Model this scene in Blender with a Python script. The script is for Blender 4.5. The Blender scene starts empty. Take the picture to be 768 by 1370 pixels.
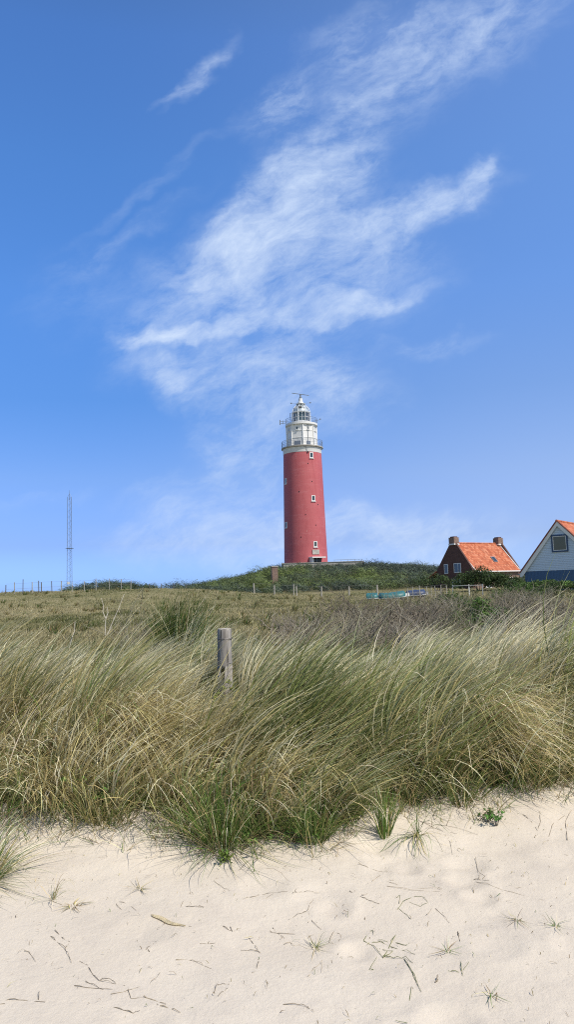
import bpy, bmesh, math, random
import numpy as np
from mathutils import Vector, Matrix, Euler

random.seed(7); rng = np.random.default_rng(11)
R = math.radians
scene = bpy.context.scene
COL = scene.collection

# ------------------------------------------------------------------ camera
EYE = Vector((0.0, 0.0, 1.62))
PITCH, ROLL, FPX = R(6.0), R(-1.8), 1000.0          # focal length in pixels of a 768x1370 frame
cam = bpy.data.cameras.new('camera'); cam_ob = bpy.data.objects.new('camera', cam); COL.objects.link(cam_ob)
CM = Matrix.Rotation(R(90) + PITCH, 3, 'X') @ Matrix.Rotation(ROLL, 3, 'Z')
cam_ob.matrix_world = Matrix.Translation(EYE) @ CM.to_4x4()
cam.sensor_fit = 'VERTICAL'; cam.sensor_height = 36.0; cam.lens = 36.0 * FPX / 1370.0
cam.clip_start = 0.05; cam.clip_end = 9000
scene.camera = cam_ob

# ------------------------------------------------------------------ light and exposure
SUN_EL, SUN_AZ = R(52), R(128)                       # azimuth clockwise from +Y
sd = Vector((math.sin(SUN_AZ) * math.cos(SUN_EL), math.cos(SUN_AZ) * math.cos(SUN_EL), math.sin(SUN_EL)))
sun = bpy.data.lights.new('sun', 'SUN'); sun.energy = 4.5; sun.angle = R(0.53); sun.color = (1.0, 0.93, 0.83)
so = bpy.data.objects.new('sun', sun); COL.objects.link(so)
so.rotation_euler = sd.to_track_quat('Z', 'Y').to_euler(); so.location = (20, -20, 40)
scene.view_settings.view_transform = 'Standard'; scene.view_settings.look = 'None'
scene.view_settings.gamma = 1.0; scene.view_settings.exposure = 0.0
scene.view_settings.use_curve_mapping = False
scene.render.film_transparent = False
scene.cycles.max_bounces = 6; scene.cycles.transparent_max_bounces = 12
scene.cycles.filter_width = 1.1
scene.cycles.use_denoising = False
scene.cycles.diffuse_bounces = 3; scene.cycles.glossy_bounces = 3

# ------------------------------------------------------------------ small node helper
class NT:
    def __init__(s, tree): s.t = tree; s.n = tree.nodes; s.l = tree.links
    def new(s, typ, **kw):
        n = s.n.new(typ)
        for k, v in kw.items(): setattr(n, k, v)
        return n
    def set(s, sock, v):
        if isinstance(v, bpy.types.NodeSocket): s.l.new(v, sock)
        elif v is not None: sock.default_value = v
    def math(s, op, a, b=None, c=None, clamp=False):
        n = s.new('ShaderNodeMath', operation=op); n.use_clamp = clamp
        s.set(n.inputs[0], a)
        if b is not None: s.set(n.inputs[1], b)
        if c is not None: s.set(n.inputs[2], c)
        return n.outputs[0]
    def vmath(s, op, a, b=None, out=0, scale=None):
        n = s.new('ShaderNodeVectorMath', operation=op); s.set(n.inputs[0], a)
        if b is not None: s.set(n.inputs[1], b)
        if scale is not None: s.set(n.inputs['Scale'], scale)
        return n.outputs[out]
    def noise(s, vec, scale, detail=4, rough=0.5, dist=0.0, out='Fac'):
        n = s.new('ShaderNodeTexNoise'); s.set(n.inputs['Vector'], vec); s.set(n.inputs['Scale'], scale)
        n.inputs['Detail'].default_value = detail; n.inputs['Roughness'].default_value = rough
        n.inputs['Distortion'].default_value = dist
        return n.outputs[out]
    def ramp(s, fac, stops, interp='LINEAR'):
        n = s.new('ShaderNodeValToRGB'); s.set(n.inputs[0], fac); cr = n.color_ramp; cr.interpolation = interp
        while len(cr.elements) < len(stops): cr.elements.new(0.5)
        for e, (p, c) in zip(cr.elements, stops):
            e.position = p; e.color = c if len(c) == 4 else (*c, 1)
        return n.outputs[0]
    def mix(s, fac, a, b, mode='MIX'):
        n = s.new('ShaderNodeMix', data_type='RGBA', blend_type=mode)
        s.set(n.inputs[0], fac)
        for sock, v in ((n.inputs[6], a), (n.inputs[7], b)):
            if isinstance(v, tuple) and len(v) == 3: v = (*v, 1)
            s.set(sock, v)
        return n.outputs[2]
    def mapr(s, v, a, b, c=0.0, d=1.0, smooth=False):
        n = s.new('ShaderNodeMapRange'); n.interpolation_type = 'SMOOTHSTEP' if smooth else 'LINEAR'
        s.set(n.inputs[0], v); 
        for i, q in enumerate((a, b, c, d)): s.set(n.inputs[i + 1], q)
        return n.outputs[0]
    def mapping(s, vec, loc=(0, 0, 0), rot=(0, 0, 0), scale=(1, 1, 1), typ='POINT'):
        n = s.new('ShaderNodeMapping'); n.vector_type = typ; s.set(n.inputs[0], vec)
        n.inputs[1].default_value = loc; n.inputs[2].default_value = rot; n.inputs[3].default_value = scale
        return n.outputs[0]

# ------------------------------------------------------------------ sky with cirrus (world)
def px_dir(px, py):
    return CM @ Vector(((px - 384) / FPX, (685 - py) / FPX, -1.0))
def px_uv(px, py):
    d = px_dir(px, py); return d.x / d.y, d.z / d.y

world = bpy.data.worlds.new('World'); scene.world = world; world.use_nodes = True
W = NT(world.node_tree); W.n.clear()
wout = W.new('ShaderNodeOutputWorld'); bg = W.new('ShaderNodeBackground')
W.l.new(bg.outputs[0], wout.inputs[0])
sky = W.new('ShaderNodeTexSky'); sky.sky_type = 'NISHITA'; sky.sun_disc = False
sky.sun_elevation = SUN_EL; sky.sun_rotation = SUN_AZ
sky.altitude = 0; sky.air_density = 1.0; sky.dust_density = 0.6; sky.ozone_density = 2.2
bg.inputs[1].default_value = 0.10
tc = W.new('ShaderNodeTexCoord'); gen = tc.outputs['Generated']
sx = W.new('ShaderNodeSeparateXYZ'); W.l.new(gen, sx.inputs[0])
yy = W.math('MAXIMUM', W.math('ABSOLUTE', sx.outputs[1]), 0.12)
u = W.math('DIVIDE', sx.outputs[0], yy); v = W.math('DIVIDE', sx.outputs[2], yy)
cb = W.new('ShaderNodeCombineXYZ'); W.l.new(u, cb.inputs[0]); W.l.new(v, cb.inputs[1])
uv = cb.outputs[0]
# warp the coordinates so edges turn wispy
w1 = W.noise(uv, 4.0, 3, 0.55, out='Color')
w2 = W.noise(uv, 13.0, 4, 0.6, out='Color')
def cen(c, k): return W.vmath('SCALE', W.vmath('SUBTRACT', c, (0.5, 0.5, 0.5)), scale=k)
wuv = W.vmath('ADD', uv, W.vmath('ADD', cen(w1, 0.13), cen(w2, 0.065)))
# blobs: centre px, half length px, half width px, direction (deg, up-right positive), strength
BL = [
 (375, 285, 170, 34, 44, 0.98), (300, 345, 120, 36, 30, 0.7), (395, 240, 70, 38, 38, 0.45),
 (340, 424, 165, 11, 10, 0.85), (235, 450, 90, 9, 8, 0.65), (200, 440, 70, 22, 30, .25), (470, 407, 90, 11, 14, 0.7),
 (520, 290, 160, 20, 20, 0.68), (655, 228, 44, 13, 50, 0.66), (672, 205, 30, 7, 70, .35), (600, 265, 60, 20, 10, 0.35),
 (560, 80, 210, 44, 36, 0.44), (520, 95, 120, 10, 44, .30), (610, 60, 120, 9, 30, .30), (370, 140, 66, 26, 45, 0.75), (500, 50, 95, 26, 20, 0.5),
 (268, 80, 66, 9, 58, 0.38), (246, 112, 40, 7, 35, .34), (285, 62, 40, 8, 50, .2), (170, 320, 110, 10, 30, .22), (210, 250, 120, 8, 35, .16), (430, 330, 130, 75, 25, 0.55), (380, 385, 190, 62, 10, 0.30),
 (238, 515, 46, 24, -40, 0.75), (335, 492, 120, 34, 0, 0.60), (320, 605, 66, 46, 20, 0.62), (400, 520, 110, 30, 12, 0.5),
 (450, 548, 80, 26, 10, 0.5), (570, 460, 75, 12, 0, 0.28), (330, 705, 170, 28, 2, 0.75),
 (520, 725, 160, 34, 0, 0.65), (235, 655, 60, 12, 5, 0.25), (60, 660, 70, 9, 8, 0.20),
 (110, 400, 90, 50, 20, 0.14), (334, 390, 22, 13, 20, 0.6), (170, 480, 60, 30, 30, 0.25), (700, 20, 110, 34, 20, 0.32)]
tot = None
for (px, py, hl, hw, ang, amp) in BL:
    cu, cv = px_uv(px, py)
    a = R(ang)
    m = W.new('ShaderNodeMapping'); m.vector_type = 'TEXTURE'; W.l.new(wuv, m.inputs[0])
    m.inputs[1].default_value = (cu, cv, 0); m.inputs[2].default_value = (0, 0, a)
    m.inputs[3].default_value = (hl / 1000 * 1.25, hw / 1000 * 1.75, 1)
    L = W.vmath('LENGTH', m.outputs[0], out=1)
    g = W.mapr(L, 1.25, 0.0, 0.0, amp, smooth=True)
    tot = g if tot is None else W.math('ADD', tot, g)
fuv = W.vmath('ADD', uv, W.vmath('ADD', cen(w1, 0.07), cen(w2, 0.02)))
st = W.mapping(fuv, rot=(0, 0, R(36)), scale=(1 / 2.6, 1 / 8.0, 1), typ='TEXTURE')
fine = W.noise(st, 2.6, 12, 0.68, 0.15)
st2 = W.mapping(fuv, rot=(0, 0, R(12)), scale=(1 / 3.2, 1 / 11.0, 1), typ='TEXTURE')
fine2 = W.noise(st2, 3.2, 12, 0.68, 0.2)
f3 = W.noise(wuv, 8.0, 12, 0.68, 0.1)
fib = W.math('ADD', W.math('ADD', W.math('MULTIPLY', fine, 0.40), W.math('MULTIPLY', fine2, 0.30)), W.math('MULTIPLY', f3, 0.40))
body = W.math('MINIMUM', W.math('MULTIPLY', tot, 2.2), 1.0)
q = W.math('ADD', W.math('MULTIPLY', tot, 0.50), W.math('MULTIPLY', W.math('MULTIPLY', W.math('SUBTRACT', fib, 0.560), 3.7), body))
dens = W.mapr(q, 0.0, 1.45, 0.0, 0.74)
veil = W.math('MULTIPLY', W.math('MINIMUM', W.math('MULTIPLY', tot, 0.34), 0.30), W.mapr(fib, 0.38, 0.68, 0.15, 1.25))
dens = W.math('ADD', dens, veil)
dens = W.math('ADD', dens, W.math('MULTIPLY', W.mapr(u, -0.30, 0.42, 0.0, 0.30, smooth=True), W.mapr(v, 0.48, 0.02, 0.28, 1, smooth=True)))   # thin veil low on the right
front = W.mapr(sx.outputs[1], 0.12, 0.35, 0, 1)
dens = W.math('MULTIPLY', dens, front, clamp=True)
hs = W.new('ShaderNodeHueSaturation'); W.l.new(sky.outputs[0], hs.inputs['Color'])
hs.inputs['Saturation'].default_value = 1.12; hs.inputs['Value'].default_value = 1.0
tint = W.ramp(sx.outputs[2], [(0.0, (.24, .40, .96)), (.02, (.24, .40, .96)), (.065, (.24, .315, .62)), (.15, (.33, .395, .60)), (.25, (.30, .44, .65)), (.37, (.39, .57, .80)), (.51, (.44, .64, .86)), (.62, (.47, .64, .86)), (.80, (.46, .46, .46))])
tint = W.mix(W.mapr(sx.outputs[1], -0.35, 0.1, 0, 1, smooth=True), (.46, .46, .46), tint)
skyc = W.mix(1.0, W.vmath('SCALE', tint, scale=2.5), hs.outputs[0], 'MULTIPLY')   # deep maritime blue
cloudc = W.mix(1.0, (6.5, 7.8, 10.0), (1, 1, 1), 'MULTIPLY')
W.l.new(W.mix(dens, skyc, cloudc), bg.inputs[0])

# ------------------------------------------------------------------ terrain height function
def _hash(ix, iy, seed):
    n = (ix.astype(np.int64) * 374761393 + iy.astype(np.int64) * 668265263 + seed * 144269) & 0x7fffffff
    n = ((n ^ (n >> 13)) * 1274126177) & 0x7fffffff
    n = (n ^ (n >> 16)) & 0xffff
    return n / 65535.0
def vnoise(x, y, seed=0):
    x = np.asarray(x, float); y = np.asarray(y, float)
    ix = np.floor(x); iy = np.floor(y); fx = x - ix; fy = y - iy
    fx = fx * fx * fx * (fx * (fx * 6 - 15) + 10); fy = fy * fy * fy * (fy * (fy * 6 - 15) + 10)
    a = _hash(ix, iy, seed); b = _hash(ix + 1, iy, seed); c = _hash(ix, iy + 1, seed); d = _hash(ix + 1, iy + 1, seed)
    return (a + (b - a) * fx) * (1 - fy) + (c + (d - c) * fx) * fy - 0.5
def fbm(x, y, octv=4, seed=0, gain=0.5):
    t = 0; am = 1.0
    for k in range(octv):
        t = t + am * vnoise(x * 2 ** k + 17.3 * k, y * 2 ** k - 9.1 * k, seed + k); am *= gain
    return t
def sstep(a, b, x):
    t = np.clip((x - a) / (b - a), 0, 1); return t * t * (3 - 2 * t)
KY = np.array([-3000, -200, -20, 0, 3, 4.4, 5.2, 6.2, 7.2, 8.2, 9.6, 13, 20, 30, 60, 90, 130, 300, 800, 4000.])
KZ = np.array([-6, -3, -0.6, -0.06, 0.0, 0.08, 0.22, 0.52, 0.68, 0.70, 0.62, 0.32, 0.20, 0.25, 0.5, 0.8, 1.0, 0.3, -1, -9.])
HX = np.array([-60, -30, -20, -12, -3, 1, 14, 22, 31, 45, 65, 90.]); HZ = np.array([0, 0.0, 0.5, 2.2, 4.3, 4.9, 4.9, 4.1, 3.0, 1.7, 0.9, 0.])
def hill(x, y):
    return np.interp(x, HX, HZ) * np.where(y < 150, np.exp(-((y - 147) / 22.0) ** 2 * (y < 147)), np.exp(-((y - 150) / 30.0) ** 2))
def pits(x, y):
    z = 0
    for (a, b, r, d) in PITS: z = z - d * np.exp(-(((x - a) ** 2 + (y - b) ** 2) / r ** 2)) + d * 0.35 * np.exp(-((np.hypot(x - a, y - b) - 1.5 * r) / (0.45 * r)) ** 2)
    return z
PITS = []
_pr = random.Random(5)
for k in range(46):
    a = _pr.uniform(0.1, 2.4); b = _pr.uniform(2.9, 4.9)
    if _pr.random() < 0.25: a = -a
    PITS.append((a, b, _pr.uniform(0.06, 0.13), _pr.uniform(0.006, 0.019)))
def H(x, y):
    x = np.asarray(x, float); y = np.asarray(y, float)
    sh = 0.35 * vnoise(x * 0.9, x * 0 + 3.3, 4) + np.where(x > 0, 0.16 * np.clip(x, 0, 2.5), 0) * -1.0
    near = 1 - sstep(12, 18, y)
    z = np.interp(y + sh * near * sstep(2.5, 4.5, y), KY, KZ)
    z = z + 1.5 * np.exp(-((y - 80) / 20.0) ** 2) * (1 - sstep(-16, 6, x)) * (1 + 0.14 * fbm(x / 9, y / 9, 3, 9))
    z = z + 2.4 * np.exp(-((x + 38) / 7.0) ** 2 - ((y - 150) / 10.0) ** 2) + 1.3 * np.exp(-((x + 27) / 9.0) ** 2 - ((y - 150) / 10.0) ** 2)
    z = z + hill(x, y) * (1 + 0.05 * fbm(x / 8, y / 8, 3, 5))
    # undulating field and dune
    z = z + 0.16 * fbm(x / 5, y / 5, 3, 2) * sstep(8, 20, y) * (1 - 0.0 * y)
    z = z + 0.9 * fbm(x / 60, y / 60, 3, 3) * sstep(90, 400, np.abs(y) + 0.5 * np.abs(x) * 0)
    z = z + 0.10 * fbm(x / 0.9, y / 0.9, 3, 8) * sstep(4.6, 6.5, y) * (1 - sstep(10, 16, y))
    # beach relief
    b = 1 - sstep(5.5, 7.5, y)
    z = z + 0.22 * np.exp(-((x + 1.52) / .45) ** 2 - ((y - 10.3) / .6) ** 2)
    z = z + b * (0.050 * fbm(x / 0.9, y / 0.9, 2, 21) + 0.010 * fbm(x / 0.28, y / 0.22, 3, 31) * (0.45 + 0.55 * sstep(-0.5, 1.2, x)))
    m = b * (np.abs(x) < 3.2)
    if np.any(m > 0): z = z + np.where(m > 0, pits(x, y) * b, 0)
    return z
def Hs(x, y): return float(H(np.array([x]), np.array([y]))[0])
def at(px, py, Y):
    d = px_dir(px, py); t = Y / d.y; return EYE + d * t
def on_ground(px, py, far=200):
    d = px_dir(px, py); d = d / d.y
    ts = np.concatenate([np.linspace(1.5, 12, 1500), np.geomspace(12, far, 800)])
    zz = EYE.z + d.z * ts; hh = H(d.x * ts, ts); i = int(np.argmax(zz < hh))
    t = ts[i]; return Vector((d.x * t, t, float(hh[i])))

# ------------------------------------------------------------------ object helpers
def link(o, parent=None):
    COL.objects.link(o)
    if parent is not None: o.parent = parent
    return o
def tag(o, label=None, cat=None, group=None, kind=None):
    if label: o['label'] = label
    if cat: o['category'] = cat
    if group: o['group'] = group
    if kind: o['kind'] = kind
    return o
def thing(name, loc, rz=0, label=None, cat=None, group=None, kind=None):
    o = bpy.data.objects.new(name, None); o.empty_display_size = 0.3; link(o)
    o.location = loc; o.rotation_euler = (0, 0, rz)
    return tag(o, label, cat, group, kind)
class MB:
    def __init__(s): s.bm = bmesh.new()
    def box(s, c, size, rot=None, taper=None):
        c = Vector(c); vs = []
        M = rot.to_3x3() if rot is not None else Matrix.Identity(3)
        for dz in (-.5, .5):
            for dx, dy in ((-.5, -.5), (.5, -.5), (.5, .5), (-.5, .5)):
                k = taper if (taper and dz > 0) else 1
                vs.append(s.bm.verts.new(c + M @ Vector((dx * size[0] * k, dy * size[1] * k, dz * size[2]))))
        for f in ((3, 2, 1, 0), (4, 5, 6, 7), (0, 1, 5, 4), (1, 2, 6, 5), (2, 3, 7, 6), (3, 0, 4, 7)):
            s.bm.faces.new([vs[i] for i in f])
        return s
    def poly(s, pts):
        return s.bm.faces.new([s.bm.verts.new(Vector(p)) for p in pts])
    def prism(s, pts, off):
        off = Vector(off); a = [s.bm.verts.new(Vector(p)) for p in pts]; b = [s.bm.verts.new(Vector(p) + off) for p in pts]
        n = len(pts); s.bm.faces.new(a[::-1]); s.bm.faces.new(b)
        for i in range(n): s.bm.faces.new([a[i], a[(i + 1) % n], b[(i + 1) % n], b[i]])
        return s
    def tube(s, pts, r, seg=6, cap=True):
        pts = [Vector(p) for p in pts]; n = len(pts)
        rr = r if isinstance(r, (list, tuple)) else [r] * n
        rings = []
        prev = None
        for i in range(n):
            t = (pts[min(i + 1, n - 1)] - pts[max(i - 1, 0)])
            if t.length < 1e-9: t = Vector((0, 0, 1))
            t.normalize()
            if prev is None:
                a = Vector((0, 0, 1)) if abs(t.z) < 0.9 else Vector((1, 0, 0)); a = t.cross(a).normalized()
            else: a = (prev - t * prev.dot(t)); a = a.normalized() if a.length > 1e-6 else prev
            prev = a; b = t.cross(a)
            rings.append([s.bm.verts.new(pts[i] + (a * math.cos(2 * math.pi * k / seg) + b * math.sin(2 * math.pi * k / seg)) * rr[i]) for k in range(seg)])
        for i in range(n - 1):
            for k in range(seg):
                s.bm.faces.new([rings[i][k], rings[i][(k + 1) % seg], rings[i + 1][(k + 1) % seg], rings[i + 1][k]])
        if cap and seg > 2: s.bm.faces.new(rings[0][::-1]); s.bm.faces.new(rings[-1])
        return s
    def ring(s, c, rad, r, n=48, seg=5):
        pts = [Vector(c) + Vector((math.cos(2 * math.pi * i / n) * rad, math.sin(2 * math.pi * i / n) * rad, 0)) for i in range(n)]
        return s.tube(pts + [pts[0]], r, seg, cap=False)
    def lathe(s, prof, n=64, rot0=0.0, caps=True):
        rings = [[s.bm.verts.new((r * math.sin(rot0 + 2 * math.pi * k / n), -r * math.cos(rot0 + 2 * math.pi * k / n), z)) for k in range(n)] for r, z in prof]
        for i in range(len(rings) - 1):
            for k in range(n):
                s.bm.faces.new([rings[i][k], rings[i][(k + 1) % n], rings[i + 1][(k + 1) % n], rings[i + 1][k]])
        if caps: s.bm.faces.new(rings[0][::-1]); s.bm.faces.new(rings[-1])
        return s
    def build(s, name, mat, parent=None, smooth=False, bevel=0):
        if bevel: bmesh.ops.bevel(s.bm, geom=list(s.bm.edges), offset=bevel, segments=1, affect='EDGES')
        me = bpy.data.meshes.new(name); s.bm.normal_update(); s.bm.to_mesh(me); s.bm.free()
        me.materials.append(mat)
        if smooth:
            me.polygons.foreach_set('use_smooth', [True] * len(me.polygons)); me.set_sharp_from_angle(angle=R(35))
        return link(bpy.data.objects.new(name, me), parent)
def np_mesh(name, verts, quads, mat, parent=None, col=None, smooth=False):
    me = bpy.data.meshes.new(name); n = len(verts); m = len(quads); k = quads.shape[1]
    me.vertices.add(n); me.vertices.foreach_set('co', np.ascontiguousarray(verts, dtype=np.float32).ravel())
    me.loops.add(m * k); me.loops.foreach_set('vertex_index', np.ascontiguousarray(quads, dtype=np.int32).ravel())
    me.polygons.add(m); me.polygons.foreach_set('loop_start', np.arange(0, m * k, k, dtype=np.int32))
    if smooth: me.polygons.foreach_set('use_smooth', np.ones(m, dtype=bool))
    if col is not None:
        at_ = me.attributes.new('Col', 'FLOAT_COLOR', 'POINT')
        c4 = np.ones((n, 4), dtype=np.float32); c4[:, :3] = col; at_.data.foreach_set('color', c4.ravel())
    me.update(calc_edges=True); me.materials.append(mat)
    return link(bpy.data.objects.new(name, me), parent)

# ------------------------------------------------------------------ materials
def mat(name, color=(0.5, 0.5, 0.5), rough=0.7, var=0.12, scale=3.0, metal=0.0, bump=0.0, bscale=None, spec=0.4, fn=None, coord='Object'):
    m = bpy.data.materials.new(name); m.use_nodes = True; T = NT(m.node_tree)
    b = T.n['Principled BSDF']; co = T.new('ShaderNodeTexCoord').outputs[coord]
    nz = T.noise(co, scale, 6, 0.6)
    c = T.mix(T.mapr(nz, 0.3, 0.7, 0, 1), tuple(q * (1 - var) for q in color), tuple(min(1, q * (1 + var)) for q in color))
    if fn: c = fn(T, co, c, b)
    T.set(b.inputs['Base Color'], c); b.inputs['Roughness'].default_value = rough; b.inputs['Metallic'].default_value = metal
    b.inputs['Specular IOR Level'].default_value = spec
    if bump:
        bp = T.new('ShaderNodeBump'); bp.inputs['Strength'].default_value = bump; bp.inputs['Distance'].default_value = 0.02
        T.l.new(T.noise(co, bscale or scale * 6, 8, 0.65), bp.inputs['Height']); T.l.new(bp.outputs[0], b.inputs['Normal'])
    return m
def foliage_mat(name, trans=0.28, rough=0.55, spec=0.3):
    m = bpy.data.materials.new(name); m.use_nodes = True; T = NT(m.node_tree); b = T.n['Principled BSDF']; out = T.n['Material Output']
    a = T.new('ShaderNodeAttribute'); a.attribute_name = 'Col'
    T.l.new(a.outputs['Color'], b.inputs['Base Color']); b.inputs['Roughness'].default_value = rough; b.inputs['Specular IOR Level'].default_value = spec
    tr = T.new('ShaderNodeBsdfTranslucent'); T.l.new(a.outputs['Color'], tr.inputs[0])
    mx = T.new('ShaderNodeMixShader'); mx.inputs[0].default_value = trans
    T.l.new(b.outputs[0], mx.inputs[1]); T.l.new(tr.outputs[0], mx.inputs[2]); T.l.new(mx.outputs[0], out.inputs[0])
    return m
M_BLADE = foliage_mat('marram_blade', 0.11, 0.65, 0.18); M_LEAF = foliage_mat('leaf', 0.2, 0.6, 0.2); M_DRY = foliage_mat('dry_litter', 0.1, 0.8, 0.1)

def brickfn(bc, mortar, sx_, sy_, vary=0.35):
    def f(T, co, c, b):
        # bricks laid on vertical faces: use horizontal run (x+y) against height
        s = T.new('ShaderNodeSeparateXYZ'); T.l.new(co, s.inputs[0])
        h = T.math('ADD', s.outputs[0], s.outputs[1]); cb_ = T.new('ShaderNodeCombineXYZ'); T.l.new(h, cb_.inputs[0]); T.l.new(s.outputs[2], cb_.inputs[1])
        br = T.new('ShaderNodeTexBrick'); T.l.new(cb_.outputs[0], br.inputs[0]); br.inputs['Scale'].default_value = 1
        br.inputs['Brick Width'].default_value = sx_; br.inputs['Row Height'].default_value = sy_; br.inputs['Mortar Size'].default_value = 0.008
        br.inputs['Color1'].default_value = (*[q * (1 + vary) for q in bc], 1); br.inputs['Color2'].default_value = (*[q * (1 - vary) for q in bc], 1)
        br.inputs['Mortar'].default_value = (*mortar, 1)
        return T.mix(T.mapr(T.noise(co, 0.8, 5), 0.35, 0.7, 0, 0.35), br.outputs[0], tuple(q * 0.6 for q in bc))
    return f
def redpaint(T, co, c, b):
    c2 = T.mix(T.mapr(T.noise(co, 0.25, 6, 0.6), 0.35, 0.7, 0, 0.55), (0.485, 0.118, 0.128), (0.575, 0.160, 0.168))
    st = T.noise(T.mapping(co, scale=(1, 1, 0.12)), 2.2, 6, 0.65)
    c2 = T.mix(T.mapr(st, 0.50, 0.75, 0, 0.5), c2, (0.34, 0.06, 0.07))
    c2 = T.mix(T.mapr(T.noise(T.mapping(co, scale=(.3, .3, 1.6)), 1.1, 6, 0.7), 0.52, 0.72, 0, 0.35), c2, (0.62, 0.25, 0.26))
    sp = T.noise(T.mapping(co, scale=(1, 1, 0.7)), 1.9, 3, 0.5)
    c2 = T.mix(T.mapr(sp, 0.70, 0.74, 0, 0.5), c2, (0.66, 0.42, 0.38))
    sp2 = T.noise(T.mapping(co, loc=(9, 2, 3)), 5.2, 2, 0.5)
    c2 = T.mix(T.mapr(sp2, 0.745, 0.77, 0, 0.6), c2, (0.66, 0.45, 0.40))
    return c2
def bumpband(m, scale_z, strength):
    T = NT(m.node_tree); b = T.n['Principled BSDF']; co = T.new('ShaderNodeTexCoord').outputs['Object']
    wv = T.new('ShaderNodeTexWave'); wv.bands_direction = 'Z'; wv.inputs['Scale'].default_value = scale_z; T.l.new(co, wv.inputs[0])
    bp = T.new('ShaderNodeBump'); bp.inputs['Strength'].default_value = strength; bp.inputs['Distance'].default_value = 0.03
    T.l.new(wv.outputs['Fac'], bp.inputs['Height']); T.l.new(bp.outputs[0], b.inputs['Normal'])
M_RED = mat('red_tower_paint', rough=0.6, spec=0.25, fn=redpaint, bump=0.35, bscale=3.0)
def whitefn(T, co, c, b):
    st = T.noise(T.mapping(co, scale=(1, 1, 0.2)), 2.6, 6, 0.7)
    return T.mix(T.mapr(st, 0.5, 0.8, 0, 0.35), c, (0.42, 0.38, 0.32))
M_WHITE = mat('white_tower_paint', (0.78, 0.78, 0.76), 0.55, 0.05, 1.5, fn=whitefn)
M_WHITEM = mat('white_metal', (0.72, 0.74, 0.75), 0.4, 0.06, 4)
M_RAIL = mat('grey_rail', (0.22, 0.25, 0.28), 0.5, 0.1, 4, metal=0.3)
M_DARK = mat('dark_interior', (0.025, 0.028, 0.032), 0.6)
M_STONE = mat('pale_concrete', (0.42, 0.40, 0.36), 0.9, 0.25, 1.2, bump=0.3)
M_PANE = mat('window_pane', (0.035, 0.05, 0.065), 0.06, 0.1, 1.0, spec=0.8)
M_FRAME = mat('white_frame', (0.76, 0.76, 0.74), 0.5, 0.04, 4)
M_MAST = mat('galvanised_steel', (0.20, 0.24, 0.31), 0.5, 0.1, 2, metal=0.3)
M_DOME = mat('lantern_roof', (0.45, 0.51, 0.54), 0.35, 0.08, 2, metal=0.2)
M_LENS = mat('lens_glass', (0.35, 0.42, 0.42), 0.1, 0.2, 5, spec=0.9)
M_BRICKD = mat('dark_brick', (0.10, 0.05, 0.04), 0.9, fn=brickfn((0.125, 0.055, 0.042), (0.12, 0.09, 0.08), 0.22, 0.065))
M_BRICKL = mat('brown_brick', (0.3, 0.2, 0.15), 0.9, fn=brickfn((0.25, 0.15, 0.115), (0.30, 0.26, 0.22), 0.22, 0.065))
M_BRICKP = mat('pillar_brick', (0.3, 0.2, 0.15), 0.9, fn=brickfn((0.23, 0.14, 0.11), (0.28, 0.25, 0.21), 0.25, 0.08))
def glass_mat():
    m = bpy.data.materials.new('lantern_glass'); m.use_nodes = True; T = NT(m.node_tree); out = T.n['Material Output']
    gl = T.new('ShaderNodeBsdfGlossy'); gl.inputs['Roughness'].default_value = 0.03; tr = T.new('ShaderNodeBsdfTransparent'); tr.inputs[0].default_value = (0.75, 0.85, 0.85, 1)
    fr = T.new('ShaderNodeFresnel'); fr.inputs[0].default_value = 1.6
    mx = T.new('ShaderNodeMixShader'); T.l.new(T.math('MULTIPLY_ADD', fr.outputs[0], 1.0, 0.08, clamp=True), mx.inputs[0])
    T.l.new(tr.outputs[0], mx.inputs[1]); T.l.new(gl.outputs[0], mx.inputs[2]); T.l.new(mx.outputs[0], out.inputs[0]); return m
M_GLASS = glass_mat()
def tilefn(T, co, c, b):
    # pantiles: object X runs along the eave, object Z (height) up the slope
    s = T.new('ShaderNodeSeparateXYZ'); T.l.new(co, s.inputs[0])
    a = T.math('FRACT', T.math('DIVIDE', s.outputs['XYZ'.index(tilefn.axis)], 0.30)); r = T.math('FRACT', T.math('DIVIDE', s.outputs[2], 0.27))
    hgt = T.math('ADD', T.math('SINE', T.math('MULTIPLY', a, 3.14159)), T.math('MULTIPLY', r, -0.55))
    bp = T.new('ShaderNodeBump'); bp.inputs['Strength'].default_value = 1.0; bp.inputs['Distance'].default_value = 0.08
    T.l.new(hgt, bp.inputs['Height']); T.l.new(bp.outputs[0], b.inputs['Normal'])
    fx = T.math('FLOOR', T.math('DIVIDE', s.outputs['XYZ'.index(tilefn.axis)], 0.30)); fz = T.math('FLOOR', T.math('DIVIDE', s.outputs[2], 0.27))
    cb_ = T.new('ShaderNodeCombineXYZ'); T.l.new(fx, cb_.inputs[0]); T.l.new(fz, cb_.inputs[1])
    wn = T.new('ShaderNodeTexWhiteNoise'); wn.noise_dimensions = '2D'; T.l.new(cb_.outputs[0], wn.inputs[0])
    col = T.ramp(wn.outputs['Value'], [(0, (0.42, 0.10, 0.04)), (0.5, (0.56, 0.16, 0.07)), (1, (0.66, 0.25, 0.13))])
    stain = T.mapr(T.noise(co, 0.9, 6, 0.65), 0.52, 0.75, 0, 0.5)
    col = T.mix(stain, col, (0.34, 0.13, 0.07))
    # worn pale lines where the tile laps catch lichen
    line = T.math('LESS_THAN', a, 0.16)
    wide = T.mapr(T.noise(co, 0.35, 2), 0.45, 0.6, 0.15, 0.6)
    return T.mix(T.math('MULTIPLY', line, wide), col, (0.62, 0.42, 0.32))
tilefn.axis = 'X'; M_TILEX = mat('orange_pantiles', rough=0.8, fn=tilefn)
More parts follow.
